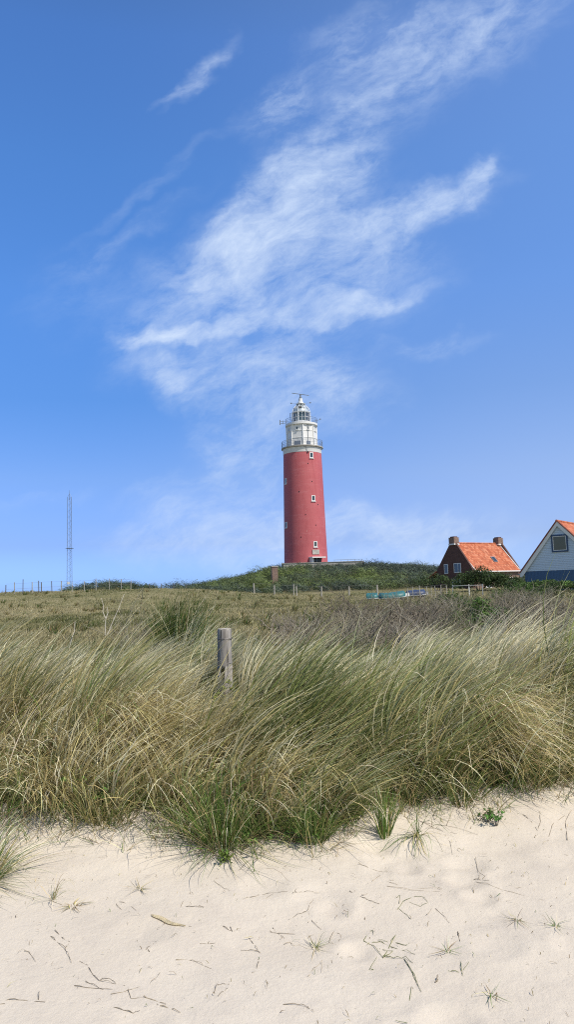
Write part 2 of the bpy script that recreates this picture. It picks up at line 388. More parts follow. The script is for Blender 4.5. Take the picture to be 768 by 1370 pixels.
tilefn.axis = 'Y'; M_TILEY = mat('orange_pantiles_gable_house', rough=0.8, fn=tilefn)
def boardfn(base, pitch, axis, dark=0.55):
    def f(T, co, c, b):
        s = T.new('ShaderNodeSeparateXYZ'); T.l.new(co, s.inputs[0])
        q = T.math('DIVIDE', s.outputs[axis], pitch); fr = T.math('FRACT', q)
        bp = T.new('ShaderNodeBump'); bp.inputs['Strength'].default_value = 0.9; bp.inputs['Distance'].default_value = 0.03
        bp.invert = True
        T.l.new(fr, bp.inputs['Height']); T.l.new(bp.outputs[0], b.inputs['Normal'])
        wn = T.new('ShaderNodeTexWhiteNoise'); wn.noise_dimensions = '1D'; T.l.new(T.math('FLOOR', q), wn.inputs['W'])
        c2 = T.mix(T.math('MULTIPLY', wn.outputs['Value'], 0.18), base, tuple(k * 0.7 for k in base))
        return T.mix(T.math('MULTIPLY', T.math('LESS_THAN', fr, 0.09), dark), c2, tuple(k * 0.35 for k in base))
    return f
M_CLAD = mat('pale_blue_weatherboard', rough=0.6, fn=boardfn((0.60, 0.70, 0.80), 0.19, 2))
M_NAVY = mat('navy_boards', rough=0.6, fn=boardfn((0.055, 0.12, 0.24), 0.16, 0))
M_NAVYT = mat('navy_trim', (0.035, 0.075, 0.16), 0.5)
def woodfn(c1, c2, dk):
    def f(T, co, c, b):
        g = T.noise(T.mapping(co, scale=(14, 14, 1.3)), 3.0, 8, 0.7, 0.4)
        k = T.mix(T.mapr(g, 0.35, 0.68, 0, 1), c1, c2)
        cr = T.noise(T.mapping(co, scale=(20, 20, 0.9)), 2.2, 4, 0.5, 0.2)
        bp = T.new('ShaderNodeBump'); bp.inputs['Strength'].default_value = 0.8; bp.inputs['Distance'].default_value = 0.006
        T.l.new(g, bp.inputs['Height']); T.l.new(bp.outputs[0], b.inputs['Normal'])
        k = T.mix(T.mapr(cr, 0.60, 0.68, 0, 0.85), k, dk)
        return k
    return f
M_POST = mat('weathered_wood', rough=0.9, spec=0.1, fn=woodfn((0.20, 0.18, 0.16), (0.46, 0.43, 0.39), (0.05, 0.045, 0.04)))
M_ENDG = mat('post_end_grain', (0.50, 0.46, 0.39), 0.9, 0.3, 30, spec=0.1)
M_FPOST = mat('fence_post_wood', (0.36, 0.34, 0.30), 0.9, 0.25, 8)
M_FPOSTD = mat('dark_fence_post_wood', (0.13, 0.12, 0.11), 0.9, 0.25, 8)
M_WIRE = mat('wire', (0.22, 0.21, 0.20), 0.5, 0.1, 5, metal=0.6)
def twigfn(T, co, c, b):
    oi = T.new('ShaderNodeObjectInfo')
    return T.mix(0.75, c, T.ramp(oi.outputs['Random'], [(0, (.16, .125, .09)), (.35, (.31, .27, .205)), (.6, (.20, .20, .10)), (1, (.42, .38, .30))]))
M_TWIG = mat('grey_twigs', (0.21, 0.185, 0.155), 0.9, 0.6, 5, spec=0.15, fn=twigfn)
M_TWIGP = mat('pale_dead_wood', (0.50, 0.46, 0.38), 0.9, 0.2, 12)
M_BARK = mat('bark', (0.12, 0.10, 0.08), 0.9, 0.3, 9)
M_TEAL = mat('teal_tarpaulin', (0.035, 0.15, 0.155), 0.45, 0.2, 1.2, bump=0.5, bscale=3)
M_TARPN = mat('navy_tarpaulin', (0.04, 0.06, 0.12), 0.45, 0.2, 1.2, bump=0.5, bscale=3)
M_HULL = mat('white_hull', (0.72, 0.73, 0.72), 0.35, 0.06, 2)
M_HULLG = mat('grey_hull', (0.30, 0.32, 0.34), 0.4, 0.1, 2)
M_HUSK = mat('pale_husk', (0.82, 0.72, 0.50), 0.8, 0.2, 40)

# ------------------------------------------------------------------ ground sheet
def make_ground():
    r = [0.0]; q = 1.2
    while q < 8.5: r.append(q); q *= 1.0065
    while q < 4200: r.append(q); q *= 1.022
    r = np.array(r)
    th = np.concatenate([np.arange(-34, 34, 0.22), np.arange(34, 326, 3.5)]); th = np.radians(th)
    RR, TT = np.meshgrid(r[1:], th, indexing='ij')
    X = RR * np.sin(TT); Y = RR * np.cos(TT); Z = H(X, Y)
    nr, nt = X.shape
    verts = np.stack([X, Y, Z], -1).reshape(-1, 3)
    i = np.arange(nr - 1)[:, None]; j = np.arange(nt)[None, :]; j2 = (j + 1) % nt
    quads = np.stack([i * nt + j, i * nt + j2, (i + 1) * nt + j2, (i + 1) * nt + j], -1).reshape(-1, 4)[:, ::-1]
    # close the middle with a small strip of points behind the first ring
    c = len(verts); verts = np.vstack([verts, [[0, 0, Hs(0, 0)]]])
    j = np.arange(0, nt - 1, 2)
    fan = np.stack([np.full_like(j, c), (j + 2) % nt, j + 1, j], -1)
    if nt % 2: fan = np.vstack([fan, [[c, 0, nt - 1, nt - 1]]])[:-1]
    quads = np.vstack([quads, fan[:, ::1]])
    m = bpy.data.materials.new('dune_ground'); m.use_nodes = True; T = NT(m.node_tree); b = T.n['Principled BSDF']
    geo = T.new('ShaderNodeNewGeometry').outputs['Position']
    s = T.new('ShaderNodeSeparateXYZ'); T.l.new(geo, s.inputs[0])
    big = T.noise(geo, 0.6, 5, 0.6); mid = T.noise(geo, 3.5, 6, 0.6); fin = T.noise(geo, 60, 5, 0.7); gr = T.noise(geo, 420, 2, 0.5)
    sand = T.mix(T.mapr(big, 0.35, 0.65, 0, 1), (0.62, 0.548, 0.445), (0.68, 0.608, 0.50))
    sand = T.mix(T.mapr(mid, 0.5, 0.72, 0, 0.55), sand, (0.55, 0.485, 0.405))
    sand = T.mix(T.mapr(gr, 0.62, 0.80, 0, 0.45), sand, (0.34, 0.28, 0.22))
    sand = T.mix(T.mapr(T.noise(geo, 55, 2, 0.5), 0.735, 0.76, 0, 0.7), sand, (0.20, 0.16, 0.12))
    litter = T.mix(T.mapr(T.noise(geo, 25, 6, 0.7), 0.4, 0.65, 0, 1), (0.10, 0.085, 0.055), (0.30, 0.255, 0.18))
    f1 = T.noise(geo, 0.12, 6, 0.6); f2 = T.noise(T.mapping(geo, scale=(1, 0.5, 1)), 1.3, 8, 0.7)
    field = T.ramp(T.math('ADD', T.math('MULTIPLY', f1, 0.5), T.math('MULTIPLY', f2, 0.5)),
                   [(0.33, (0.10, 0.11, 0.045)), (0.47, (0.19, 0.175, 0.080)), (0.56, (0.27, 0.235, 0.125)), (0.70, (0.34, 0.29, 0.17))])
    # sand gives way to litter under the marram, then to the short turf behind the dune
    sh = T.math('MULTIPLY_ADD', T.math('SUBTRACT', mid, 0.5), 1.5, s.outputs[1])
    c = T.mix(T.mapr(sh, 5.15, 6.0, 0, 0.9, smooth=True), sand, litter)
    c = T.mix(T.mapr(sh, 9.5, 12.0, 0, 1, smooth=True), c, field)
    # scrubby soil on the hill
    c = T.mix(T.mapr(T.math('MULTIPLY_ADD', f1, 25.0, s.outputs[1]), 118, 130, 0, 0.75, smooth=True), c, (0.07, 0.075, 0.04))
    T.l.new(c, b.inputs['Base Color']); b.inputs['Roughness'].default_value = 0.95; b.inputs['Specular IOR Level'].default_value = 0.1
    bp = T.new('ShaderNodeBump'); bp.inputs['Strength'].default_value = 0.6; bp.inputs['Distance'].default_value = 0.008
    hh = T.math('ADD', T.math('MULTIPLY', fin, 0.7), T.math('MULTIPLY', gr, 0.35)); hh = T.math('ADD', hh, T.math('MULTIPLY', T.noise(geo, 14, 4, 0.6), 1.6))
    T.l.new(hh, bp.inputs['Height']); T.l.new(bp.outputs[0], b.inputs['Normal'])
    o = np_mesh('ground', verts, quads, m, smooth=True); tag(o, 'pale sand rising to grassy dunes and rough dry pasture', kind='structure')
    o['category'] = 'ground'
make_ground()

# ------------------------------------------------------------------ lighthouse
def pol(a, r, z): return Vector((r * math.sin(a), -r * math.cos(a), z))
LHY = 150.0
lh_x = at(409.6, 755, LHY).x
BASE_Z = 5.35; TOPW = 6.75
lh = thing('lighthouse', (lh_x, LHY, BASE_Z), 0, 'tall red round lighthouse with white top galleries and glazed lantern on the bushy hill', 'lighthouse')
e0 = TOPW - BASE_Z                                    # eye reference: parapet top hides the foot
zR = e0 + 22.2                                        # top of red
def rt(z): return 4.42 - (4.42 - 3.88) * min(1, z / zR) ** 0.9 + (0.10 * max(0, 1 - z / 1.6))
prof = [(rt(z), z) for z in np.linspace(-1.2, zR, 40)]
prof = [(rt(max(z, 0)), z) for _, z in prof]
MB().lathe(prof, 96).build('tower', M_RED, lh, smooth=True)
MB().lathe([(3.90, zR + .002), (3.93, zR + 0.1), (3.93, zR + 0.85), (4.02, zR + 1.0)], 96).build('white_band', M_WHITE, lh, smooth=True)
g = MB(); g.lathe([(4.02, zR + 1.002), (4.22, zR + 1.12), (4.26, zR + 1.14), (4.26, zR + 1.34), (4.18, zR + 1.36), (3.0, zR + 1.37)], 96)
g.build('gallery', M_STONE, lh)
zG = zR + 1.37
def railing(r, z0, h, n, name, par, nr=3, tr=0.022):
    m = MB()
    for k in range(n):
        a = 2 * math.pi * k / n; m.tube([pol(a, r, z0), pol(a, r, z0 + h)], tr * 1.2, 5)
    for q in range(1, nr + 1): m.ring((0, 0, z0 + h * q / nr), r, tr if q < nr else tr * 1.4, 64, 5)
    return m.build(name, M_RAIL, par)
railing(4.16, zG, 1.25, 32, 'gallery_railing', lh, 4)
# octagonal watch room, edges at 3.5 deg + k*45
A0 = R(3.5); zW = zG + 4.35
wr = MB().lathe([(3.10, zG - .02), (3.10, zW)], 8, A0).build('watch_room', M_WHITE, lh)
pl = MB()
for k in range(8):
    a = A0 + k * R(45)
    pl.tube([pol(a, 3.12, zG), pol(a, 3.12, zW)], 0.10, 6)
    pl.box(pol(a + R(22.5), 2.885, zG + 1.75), (2.28, 0.07, 0.10), Matrix.Rotation(a + R(22.5), 4, 'Z'))
    pl.box(pol(a + R(22.5), 2.885, zG + 3.15), (2.28, 0.07, 0.10), Matrix.Rotation(a + R(22.5), 4, 'Z'))
pl.build('pilasters', M_WHITE, wr)
def window(par, a, r, z, w, h, tilt=0, fr=0.10, fm=M_FRAME, name='window', dd=0.12):
    Mx = Matrix.Rotation(a, 4, 'Z')
    c = pol(a, r, z); m = MB()
    def bx_(dx, dz, sx_, sz_, d=dd): m.box(c + Mx.to_3x3() @ Vector((dx, 0, dz)), (sx_, d, sz_), Mx)
    bx_(-w / 2 + fr / 2, 0, fr, h); bx_(w / 2 - fr / 2, 0, fr, h); bx_(0, h / 2 - fr / 2, w - 2 * fr, fr); bx_(0, -h / 2 + fr / 2, w - 2 * fr, fr)
    o = m.build(name, fm, par)
    p = MB(); p.box(c - pol(a, 1, 0) * 0.0, (w - 2 * fr, dd * 0.5, h - 2 * fr), Mx); p.build('pane', M_PANE, o)
    s_ = MB(); s_.box(c + Mx.to_3x3() @ Vector((0, -0.06, -h / 2 - 0.05)), (w + 0.16, dd + 0.1, 0.10), Mx); s_.build('sill', fm, o)
    return o
for (az, py) in ((26, 611.5), (26, 669.5), (26, 730.5), (-63, 644), (-63, 703), (116, 650), (-150, 690)):
    z = e0 + (755.5 - py) * 0.149
    window(lh, R(az), rt(z) - 0.0, z, 0.82, 1.15, fr=0.14)
for k, w_ in ((0, .42), (1, .42), (7, .42), (6, .42), (2, .42), (3, .42), (4, .42), (5, .42)):
    window(lh, A0 + R(22.5) + k * R(45), 2.90, zG + 3.65, w_, 0.62, fr=0.06)
def door(par, a, r, z, w, h, m_=M_DARK, name='door'):
    Mx = Matrix.Rotation(a, 4, 'Z'); o = MB().box(pol(a, r, z + h / 2), (w, 0.12, h), Mx).build(name, m_, par); return o
door(lh, A0 + R(-22.5), 2.88, zG, 1.25, 1.05, M_MAST, 'gallery_hatch')
door(lh, A0 + R(22.5), 2.88, zG, 0.9, 1.0, M_MAST, 'gallery_hatch')
dp = MB(); dp.tube([pol(R(24), 2.98, zG), pol(R(24), 2.98, zW + .4)], 0.045, 6); dp.tube([pol(R(-14), 4.0, zG - .1), pol(R(10), 4.06, zG - .5), pol(R(14), 3.99, zR - .3)], 0.04, 6)
dp.build('drain_pipe', M_RAIL, lh)
# small equipment under the gallery
MB().box(pol(R(15), 3.98, zR - 0.1), (0.18, 0.2, 0.28), Matrix.Rotation(R(15), 4, 'Z')).build('lamp_box', M_DARK, lh)
g2 = MB(); g2.lathe([(3.00, zW - .002), (3.18, zW + 0.05), (3.28, zW + 0.12), (3.28, zW + 0.50), (3.2, zW + 0.52), (1.7, zW + 0.53)], 72); g2.build('upper_gallery', M_WHITE, lh)
zL = zW + 0.53
railing(3.2, zL, 1.05, 24, 'upper_gallery_railing', lh, 3)
# lantern
MB().lathe([(1.74, zL - .01), (1.74, zL + 0.40), (1.80, zL + 0.42), (1.80, zL + 0.50)], 32).build('lantern_base', M_WHITEM, lh, smooth=True)
zg0, zg1 = zL + 0.50, zL + 2.35
gl = MB().lathe([(1.68, zg0), (1.68, zg1)], 32, caps=False).build('lantern_glazing', M_GLASS, lh, smooth=True)
ba = MB()
for k in range(16): ba.tube([pol(k * R(22.5) + .1, 1.69, zg0), pol(k * R(22.5) + .1, 1.69, zg1)], 0.04, 5)
for z in (zg0, zg0 + .87, zg1): ba.ring((0, 0, z), 1.69, 0.05, 40)
ba.build('glazing_bars', M_WHITEM, gl)
MB().lathe([(0.35, zg0 - .3), (0.95, zg0 + .1), (1.12, zg0 + .7), (1.12, zg0 + 1.1), (0.8, zg0 + 1.7), (0.3, zg0 + 2.0)], 24).build('lens', M_LENS, lh, smooth=True)
dm = [(1.74, zg1 + .002), (1.76, zg1 + .10), (1.66, zg1 + .45), (1.45, zg1 + .85), (1.15, zg1 + 1.25), (0.80, zg1 + 1.55), (0.55, zg1 + 1.68), (0.5, zg1 + 1.9)]
dome = MB().lathe(dm, 32).build('dome', M_DOME, lh, smooth=True)
rb = MB()
for k in range(8):
    a = R(22.5) + k * R(45) + .05
    rb.tube([pol(a, 1.98, zL), pol(a, 2.02, zL + 1.2), pol(a, 1.98, zg1 - .1), pol(a, 1.86, zg1 + .45), pol(a, 1.60, zg1 + .95), pol(a, 1.25, zg1 + 1.4), pol(a, 0.72, zg1 + 1.75)], 0.065, 6)
rb.ring((0, 0, zg1 + .05), 1.98, 0.05, 40); rb.ring((0, 0, zg1 + 1.0), 1.58, 0.05, 40)
rb.build('outer_ribs', M_WHITEM, lh)
MB().box(pol(R(-5), 1.40, zg1 + 1.05), (0.6, 0.4, 0.35), Matrix.Rotation(R(-5), 4, 'Z')).build('vent', M_DARK, dome)
MB().lathe([(0.95, zg1 + 1.901), (0.98, zg1 + 1.98), (0.62, zg1 + 2.0), (0.56, zg1 + 2.3), (0.60, zg1 + 2.35), (0.44, zg1 + 2.45), (0.42, zg1 + 3.08), (0.30, zg1 + 3.1)], 24).build('finial', M_WHITEM, lh, smooth=True)
rad = MB().lathe([(0.26, zg1 + 3.101), (0.26, zg1 + 3.4), (0.16, zg1 + 3.5), (0.14, zg1 + 3.95)], 16).build('radar_mount', M_RAIL, lh)
zr = zg1 + 4.02
ab = MB(); Rm = Matrix.Rotation(R(-25), 4, 'Z') @ Matrix.Rotation(R(15), 4, 'Y')
ab.box((0, 0, zr), (3.9, 0.10, 0.12), Rm); ab.build('radar_antenna', M_HULLG, rad)
for sgn in (-1, 1):
    f = MB(); f.tube([(0.4 * sgn, 0, zg1 + 2.1), (1.8 * sgn, 0, zg1 + 2.15)], 0.02, 5); f.box((1.95 * sgn, 0, zg1 + 2.2), (0.34, 0.25, 0.2)); f.build('sensor_arm', M_MAST, lh)
f = MB(); f.tube([(-3.2, -.4, zL + .35), (-4.4, -.4, zL + .35)], 0.05, 5); f.tube([(-3.2, -.4, zL + .75), (-4.4, -.4, zL + .75)], 0.04, 5); f.box((-4.35, -.4, zL + .55), (0.18, 0.18, 1.0)); f.box((-3.8, -.4, zL + .55), (0.12, 0.3, 0.7)); f.build('instrument_bracket', M_RAIL, lh)
f = MB(); f.tube([(3.2, -.4, zL + .7), (3.9, -.4, zL + .9)], 0.04, 5); f.box((3.9, -.4, zL + .95), (0.2, 0.2, 0.25)); f.build('floodlight', M_RAIL, lh)
f = MB(); f.tube([(-2.2, -.3, zL), (-2.2, -.3, zL + 2.4)], 0.07, 6); f.build('whip_antenna', M_DARK, lh)
# door with canopy, plaque
a = R(26); Mx = Matrix.Rotation(a, 4, 'Z'); rr0 = rt(1)
MB().box(pol(a, rr0 + 0.45, e0 + 1.12), (3.0, 1.5, 0.22), Mx).build('door_canopy', M_FRAME, lh)
dr = MB().box(pol(a, rr0 - 0.05, 1.15), (1.9, 0.5, 2.55), Mx).build('door', M_DARK, lh)
f = MB()
for dx in (-1.12,): f.box(pol(a, rr0 + 0.2, 1.2) + Mx.to_3x3() @ Vector((dx, 0, 0)), (0.42, 0.9, 2.6), Mx)
f.build('door_pier', M_FRAME, lh)
f = MB(); f.box(pol(a, rr0 + 0.21, 1.2), (0.08, 0.05, 2.4), Mx); f.box(pol(a, rr0 + 0.21, 2.0), (1.8, 0.05, 0.08), Mx); f.build('door_frame', M_MAST, dr)
MB().box(pol(a, rt(3) + 0.02, e0 + 2.2), (1.5, 0.14, 0.92), Mx).build('plaque', M_STONE, lh)
f = MB()
for (az, z) in ((-14, 15.6), (-12, 6.6), (14, 21.2), (30, 8.9), (24, 17.6), (40, 13.0), (2, 11)): MB().box(pol(R(az), rt(z) + 0.01, z), (0.16, 0.08, 0.16), Matrix.Rotation(R(az), 4, 'Z')).build('wall_vent', M_DARK, lh)
f.bm.free()

# terrace wall round the foot of the lighthouse
tw = thing('terrace_wall', (lh_x, LHY, 4.6), 0, 'low pale concrete terrace wall round the foot of the red lighthouse', 'wall')
x0, x1, y0, y1, hW = -4.5, 10.6, -6.6, 7.0, TOPW - 4.6
f = MB()
for (c, s_) in ((((x0 + x1) / 2, y0, hW / 2), (x1 - x0, 0.35, hW)), ((x0 - .1777, 0.2, hW / 2 - .003), (0.35, 13.0, hW)), ((x1 + .1777, 0.2, hW / 2 - .003), (0.35, 13.0, hW)), (((x0 + x1) / 2, y1, hW / 2), (x1 - x0, 0.35, hW))): f.box(c, s_)
f.build('wall_panel', M_STONE, tw)
f = MB(); f.box(((x0 + x1) / 2, y0 - .02, hW + .052), (x1 - x0 + .8, 0.5, 0.10)); f.build('coping', M_FRAME if 0 else M_STONE, tw)
f = MB()
for k in range(5): f.tube([(5.3 + k * 1.32, y0, hW + .1), (5.3 + k * 1.32, y0, hW + .42)], 0.03, 5)
f.tube([(5.2, y0, hW + .42), (x1 + .1, y0, hW + .42)], 0.035, 5); f.build('handrail', M_RAIL, tw)

# brick pillar on the hillside
p = at(367.5, 777, 128); gz = Hs(p.x, 128); top = at(367.5, 758.5, 128).z
bp_ = thing('brick_pillar', (p.x, 128, gz - .2), R(12), 'square brown brick pillar standing in the bushes left of the lighthouse', 'pillar')
MB().box((0, 0, (top - gz) / 2 + .1), (1.0, 1.0, top - gz + .2)).build('shaft', M_BRICKP, bp_)
MB().box((0, 0, top - gz + .275), (1.16, 1.16, 0.14)).build('cap', M_STONE, bp_)

# ------------------------------------------------------------------ lattice mast
mp = at(92.7, 793, 165); mz = Hs(mp.x, 165); mh = at(92.7, 665, 165).z - mz
ms = thing('radio_mast', (mp.x, 165, mz), 0, 'thin steel lattice radio mast rising behind the dune on the left', 'mast')
def mleg(k, z): 
    r = 0.66 - 0.20 * z / mh; a = R(90 + 120 * k + 10); return Vector((r * math.cos(a), r * math.sin(a), z))
for k in range(3): MB().tube([mleg(k, z) for z in np.linspace(-.3, mh, 8)], 0.05, 6).build('leg', M_MAST, ms)
f = MB(); nb = 34
for k in range(3):
    for i in range(nb):
        za, zb = mh * i / nb, mh * (i + 1) / nb
        f.tube([mleg(k, za), mleg((k + 1) % 3, zb)] if i % 2 else [mleg((k + 1) % 3, za), mleg(k, zb)], 0.014, 4)
f.build('lacing', M_MAST, ms)
MB().tube([(0, 0, mh - .6), (0, 0, mh + 1.5)], [0.06, 0.03], 6).build('top_spike', M_MAST, ms)
f = MB()
for k in range(3): f.tube([mleg(k, mh), (0, 0, mh + .8)], 0.03, 4)
f.build('top_frame', M_MAST, ms)
f = MB(); zz = mh * .5; f.box((0, 0, zz), (1.5, 1.3, 0.08)); f.build('platform', M_MAST, ms)
MB().box((-.1, -.5, mh * .165), (0.5, 0.25, 0.55)).build('equipment_box', M_HULL, ms)

# ------------------------------------------------------------------ brown brick house
def house_brown():
    th = R(32); Y = 108
    c = at(634.8, 763, Y); gz = Hs(c.x, Y) - .1
    eave = c.z - gz; L, Wd = 9.4, 7.4; ridge = at(616, 726.5, Y + 3).z - gz
    h = thing('brick_house', (c.x, Y, gz), th, 'dark brown brick house with orange tiled roof and two chimneys', 'house')
    # gable walls (x=0 and x=L) and long walls; local y goes back
    tw_ = 0.3
    def gable(x, mt, name):
        pts = [(x, 0, -.5), (x, Wd, -.5), (x, Wd, eave + .1), (x, Wd - .25, eave + .55), (x, Wd / 2 + .5, ridge + .12), (x, Wd / 2 - .5, ridge + .12), (x, .25, eave + .55), (x, 0, eave + .1)]
        return MB().prism(pts, (tw_, 0, 0)).build(name, mt, h)
    gw = gable(-tw_, M_BRICKD, 'gable_wall'); gable(L, M_BRICKD, 'gable_wall')
    MB().box((L / 2, 0.15, eave / 2 - .25), (L, 0.3, eave + .5)).build('front_wall', M_BRICKL, h)
    MB().box((L / 2, Wd - .15, eave / 2 - .25), (L, 0.3, eave + .5)).build('rear_wall', M_BRICKL, h)
    for s_ in (0, 1):
        def Yy(y): return y if s_ == 0 else Wd - y
        pts = [(0.002, Yy(-.28), eave - .12), (0.002, Yy(Wd / 2), ridge), (0.002, Yy(Wd / 2), ridge - .2), (0.002, Yy(-.28), eave - .32)]
        rf = MB().prism(pts, (L - .004, 0, 0)).build('roof', M_TILEX, h)
        MB().box((L / 2, Yy(-.36), eave - .20), (L + .1, 0.14, 0.16)).build('gutter', M_FRAME, rf)
        if s_ == 0:
            sl = math.atan2(ridge - eave + .12, Wd / 2 + .28)
            Mr = Matrix.Rotation(sl, 4, 'X'); n = Vector((0, -math.sin(sl), math.cos(sl)))
            pc = Vector((L * .60, -.28, eave - .12)) + Vector((0, math.cos(sl), math.sin(sl))) * 2.35
            MB().box(pc + n * .04, (0.80, 1.05, 0.12), Mr).build('skylight', M_RAIL, rf)
            MB().box(pc + n * .085, (0.62, 0.85, 0.06), Mr).build('skylight_pane', M_PANE, rf)
            [MB().tube([(xx, -.2, eave), (xx, Wd / 2, ridge + .1)], .07, 5).build('verge', M_FRAME, rf) for xx in (.05, L - .05)]
    MB().tube([(0, Wd / 2, ridge + .03), (L, Wd / 2, ridge + .03)], 0.12, 8).build('ridge_tiles', M_TILEX, h)
    for x in (-.05, L - .05):
        ch = MB().box((x, Wd / 2, ridge + .28), (1.0, 1.1, 1.15)).build('chimney', M_BRICKL if 1 else M_BRICKD, h)
        MB().box((x, Wd / 2, ridge + .93), (0.7, 0.8, 0.14)).build('chimney_cap', M_BRICKD, ch)
        MB().box((x, Wd / 2, ridge - .17), (1.1, 1.2, 0.2)).build('flashing', M_FRAME, ch)
    # gable windows
    def gwin(y, z, w, hh, n=1):
        f = MB(); x = -tw_ - .02; fr = .09
        for (dy, dz, a, b) in ((-w / 2, 0, fr, hh), (w / 2, 0, fr, hh), (0, hh / 2 - fr / 2, w - fr, fr), (0, -hh / 2 + fr / 2, w - fr, fr)): f.box((x, y + dy, z + dz), (0.1, a, b))
        if n > 1: f.box((x, y - w * .1, z), (0.08, .07, hh - 2 * fr))
        o = f.build('window', M_FRAME, h); MB().box((x + .02, y, z), (0.05, w - fr, hh - 2 * fr)).build('pane', M_PANE, o)
    gwin(Wd * .72, eave + .42, 0.72, 1.42); gwin(Wd * .40, eave + .46, 1.35, 1.42, 2); gwin(Wd * .45, eave - 1.75, 1.6, 1.1, 2)
    def fwin(x, z, w, hh):
        f = MB(); y = -.02; fr = .1
        for (dx, dz, a, b) in ((-w / 2, 0, fr, hh), (w / 2, 0, fr, hh), (0, hh / 2 - fr / 2, w - fr, fr), (0, -hh / 2 + fr / 2, w - fr, fr)): f.box((x + dx, y, z + dz), (a, 0.1, b))
        o = f.build('window', M_FRAME, h); MB().box((x, y + .02, z), (w - fr, .05, hh - 2 * fr)).build('pane', M_PANE, o)
    fwin(L * .79, eave - 1.85, 1.05, 1.5); fwin(L * .3, eave - 1.85, 1.05, 1.5)
    MB().tube([(2.9, -.06, eave - .3), (2.9, -.06, 0)], .05, 6).build('downpipe', M_RAIL, h)
    # lean-to behind
    MB().box((1.6, Wd + .95, (eave - .9) / 2 - .2), (4.0, 1.9, eave - .5)).build('lean_to_wall', M_BRICKD, h)
    MB().prism([(-.5, Wd + .002, eave + .15), (-.5, Wd + 2.2, eave - .95), (-.5, Wd + 2.2, eave - 1.1), (-.5, Wd + .002, eave)], (4.2, 0, 0)).build('lean_to_roof', M_TILEX, h)
house_brown()

# ------------------------------------------------------------------ blue gabled house
def house_blue():
    Y = 82.0; ap = at(746, 697, Y); gz = Hs(ap.x, Y) - .1
    HWS = {-1: 4.35, 1: 5.2}; ev = at(697.5, 765, Y + 2.0).z - gz; rd = ap.z - gz; D = 11
    h = thing('gabled_house', (ap.x, Y, gz), R(-37), 'pale blue weatherboarded gable house with navy lower wall and orange roof', 'house')
    a_, b_ = HWS[-1], HWS[1]
    MB().prism([(-a_ + .42, 0, ev + .02), (b_ - .42, 0, ev + .02), (b_ - .42, 0, ev + .18), (0, 0, rd - .32), (-a_ + .42, 0, ev + .18)], (0, 0.25, 0)).build('gable_wall', M_CLAD, h)
    MB().box(((b_ - a_) / 2, .15, ev / 2 - .25), (a_ + b_ - .8, 0.3, ev + .5)).build('lower_wall', M_NAVY, h)
    for s_ in (-1, 1):
        hw = HWS[s_]; sl = (rd - ev) / hw
        MB().box((s_ * (hw - .53), D / 2 + .15, ev / 2 - .25), (.25, D - .35, ev + .5)).build('side_wall', M_NAVY, h)
        pts = [(0, -.14, rd), (s_ * (hw + .12), -.14, ev - .12 * sl), (s_ * (hw + .12), -.14, ev - .12 * sl - .18), (0, -.14, rd - .24)]
        if s_ > 0: pts = pts[::-1]
        rf = MB().prism(pts, (0, D + .4, 0)).build('roof', M_TILEY, h)
        pts = [(0, -.19, rd - .06), (s_ * (hw + .12), -.19, ev - .12 * sl - .06), (s_ * (hw + .12), -.19, ev - .12 * sl - .46), (s_ * (hw - .2), -.19, ev - .12 * sl - .36), (0, -.19, rd - .56)]
        if s_ > 0: pts = pts[::-1]
        MB().prism(pts, (0, .048, 0)).build('bargeboard', M_FRAME, rf)
        MB().tube([(0, -.16, rd + .04), (s_ * (hw + .12), -.16, ev - .12 * sl + .04)], .09, 6).build('verge', mat('dark_red_verge', (0.22, 0.07, 0.05), .7), rf)
        MB().tube([(s_ * (hw + .2), -.3, ev - .14 * sl - .12), (s_ * (hw + .2), D + .3, ev - .14 * sl - .12)], .08, 6).build('gutter', M_RAIL, rf)
    MB().prism([(-a_ + .42, 0, -.5), (b_ - .42, 0, -.5), (b_ - .42, 0, ev + .18), (0, 0, rd - .32), (-a_ + .42, 0, ev + .18)], (0, 0.25, 0)).build('rear_wall', M_CLAD, h).location = (0, D, 0)
    MB().tube([(0, -.3, rd + .03), (0, D + .3, rd + .03)], .12, 8).build('ridge_tiles', M_TILEY, h)
    w, hh = 1.62, 1.75; zc = ev + 2.95; xc = .12
    f = MB(); fr = .16
    for (dx, dz, a, b) in ((-w / 2, 0, fr, hh + fr), (w / 2, 0, fr, hh + fr), (0, hh / 2, w - fr, fr), (0, -hh / 2, w - fr, fr)): f.box((xc + dx, -.04, zc + dz), (a, .12, b))
    o = f.build('window', M_NAVYT, h)
    f = MB(); fr2 = .07; w2, h2 = w - fr - fr2, hh - fr - fr2
    for (dx, dz, a, b) in ((-w2 / 2, 0, fr2, h2 + fr2), (w2 / 2, 0, fr2, h2 + fr2), (0, h2 / 2, w2 - fr2, fr2), (0, -h2 / 2, w2 - fr2, fr2)): f.box((xc + dx, -.035, zc + dz), (a, .08, b))
    f.build('sash', M_FRAME, o); MB().box((xc, -.02, zc), (w2 - fr2, .05, h2 - fr2)).build('pane', M_PANE, o)
house_blue()

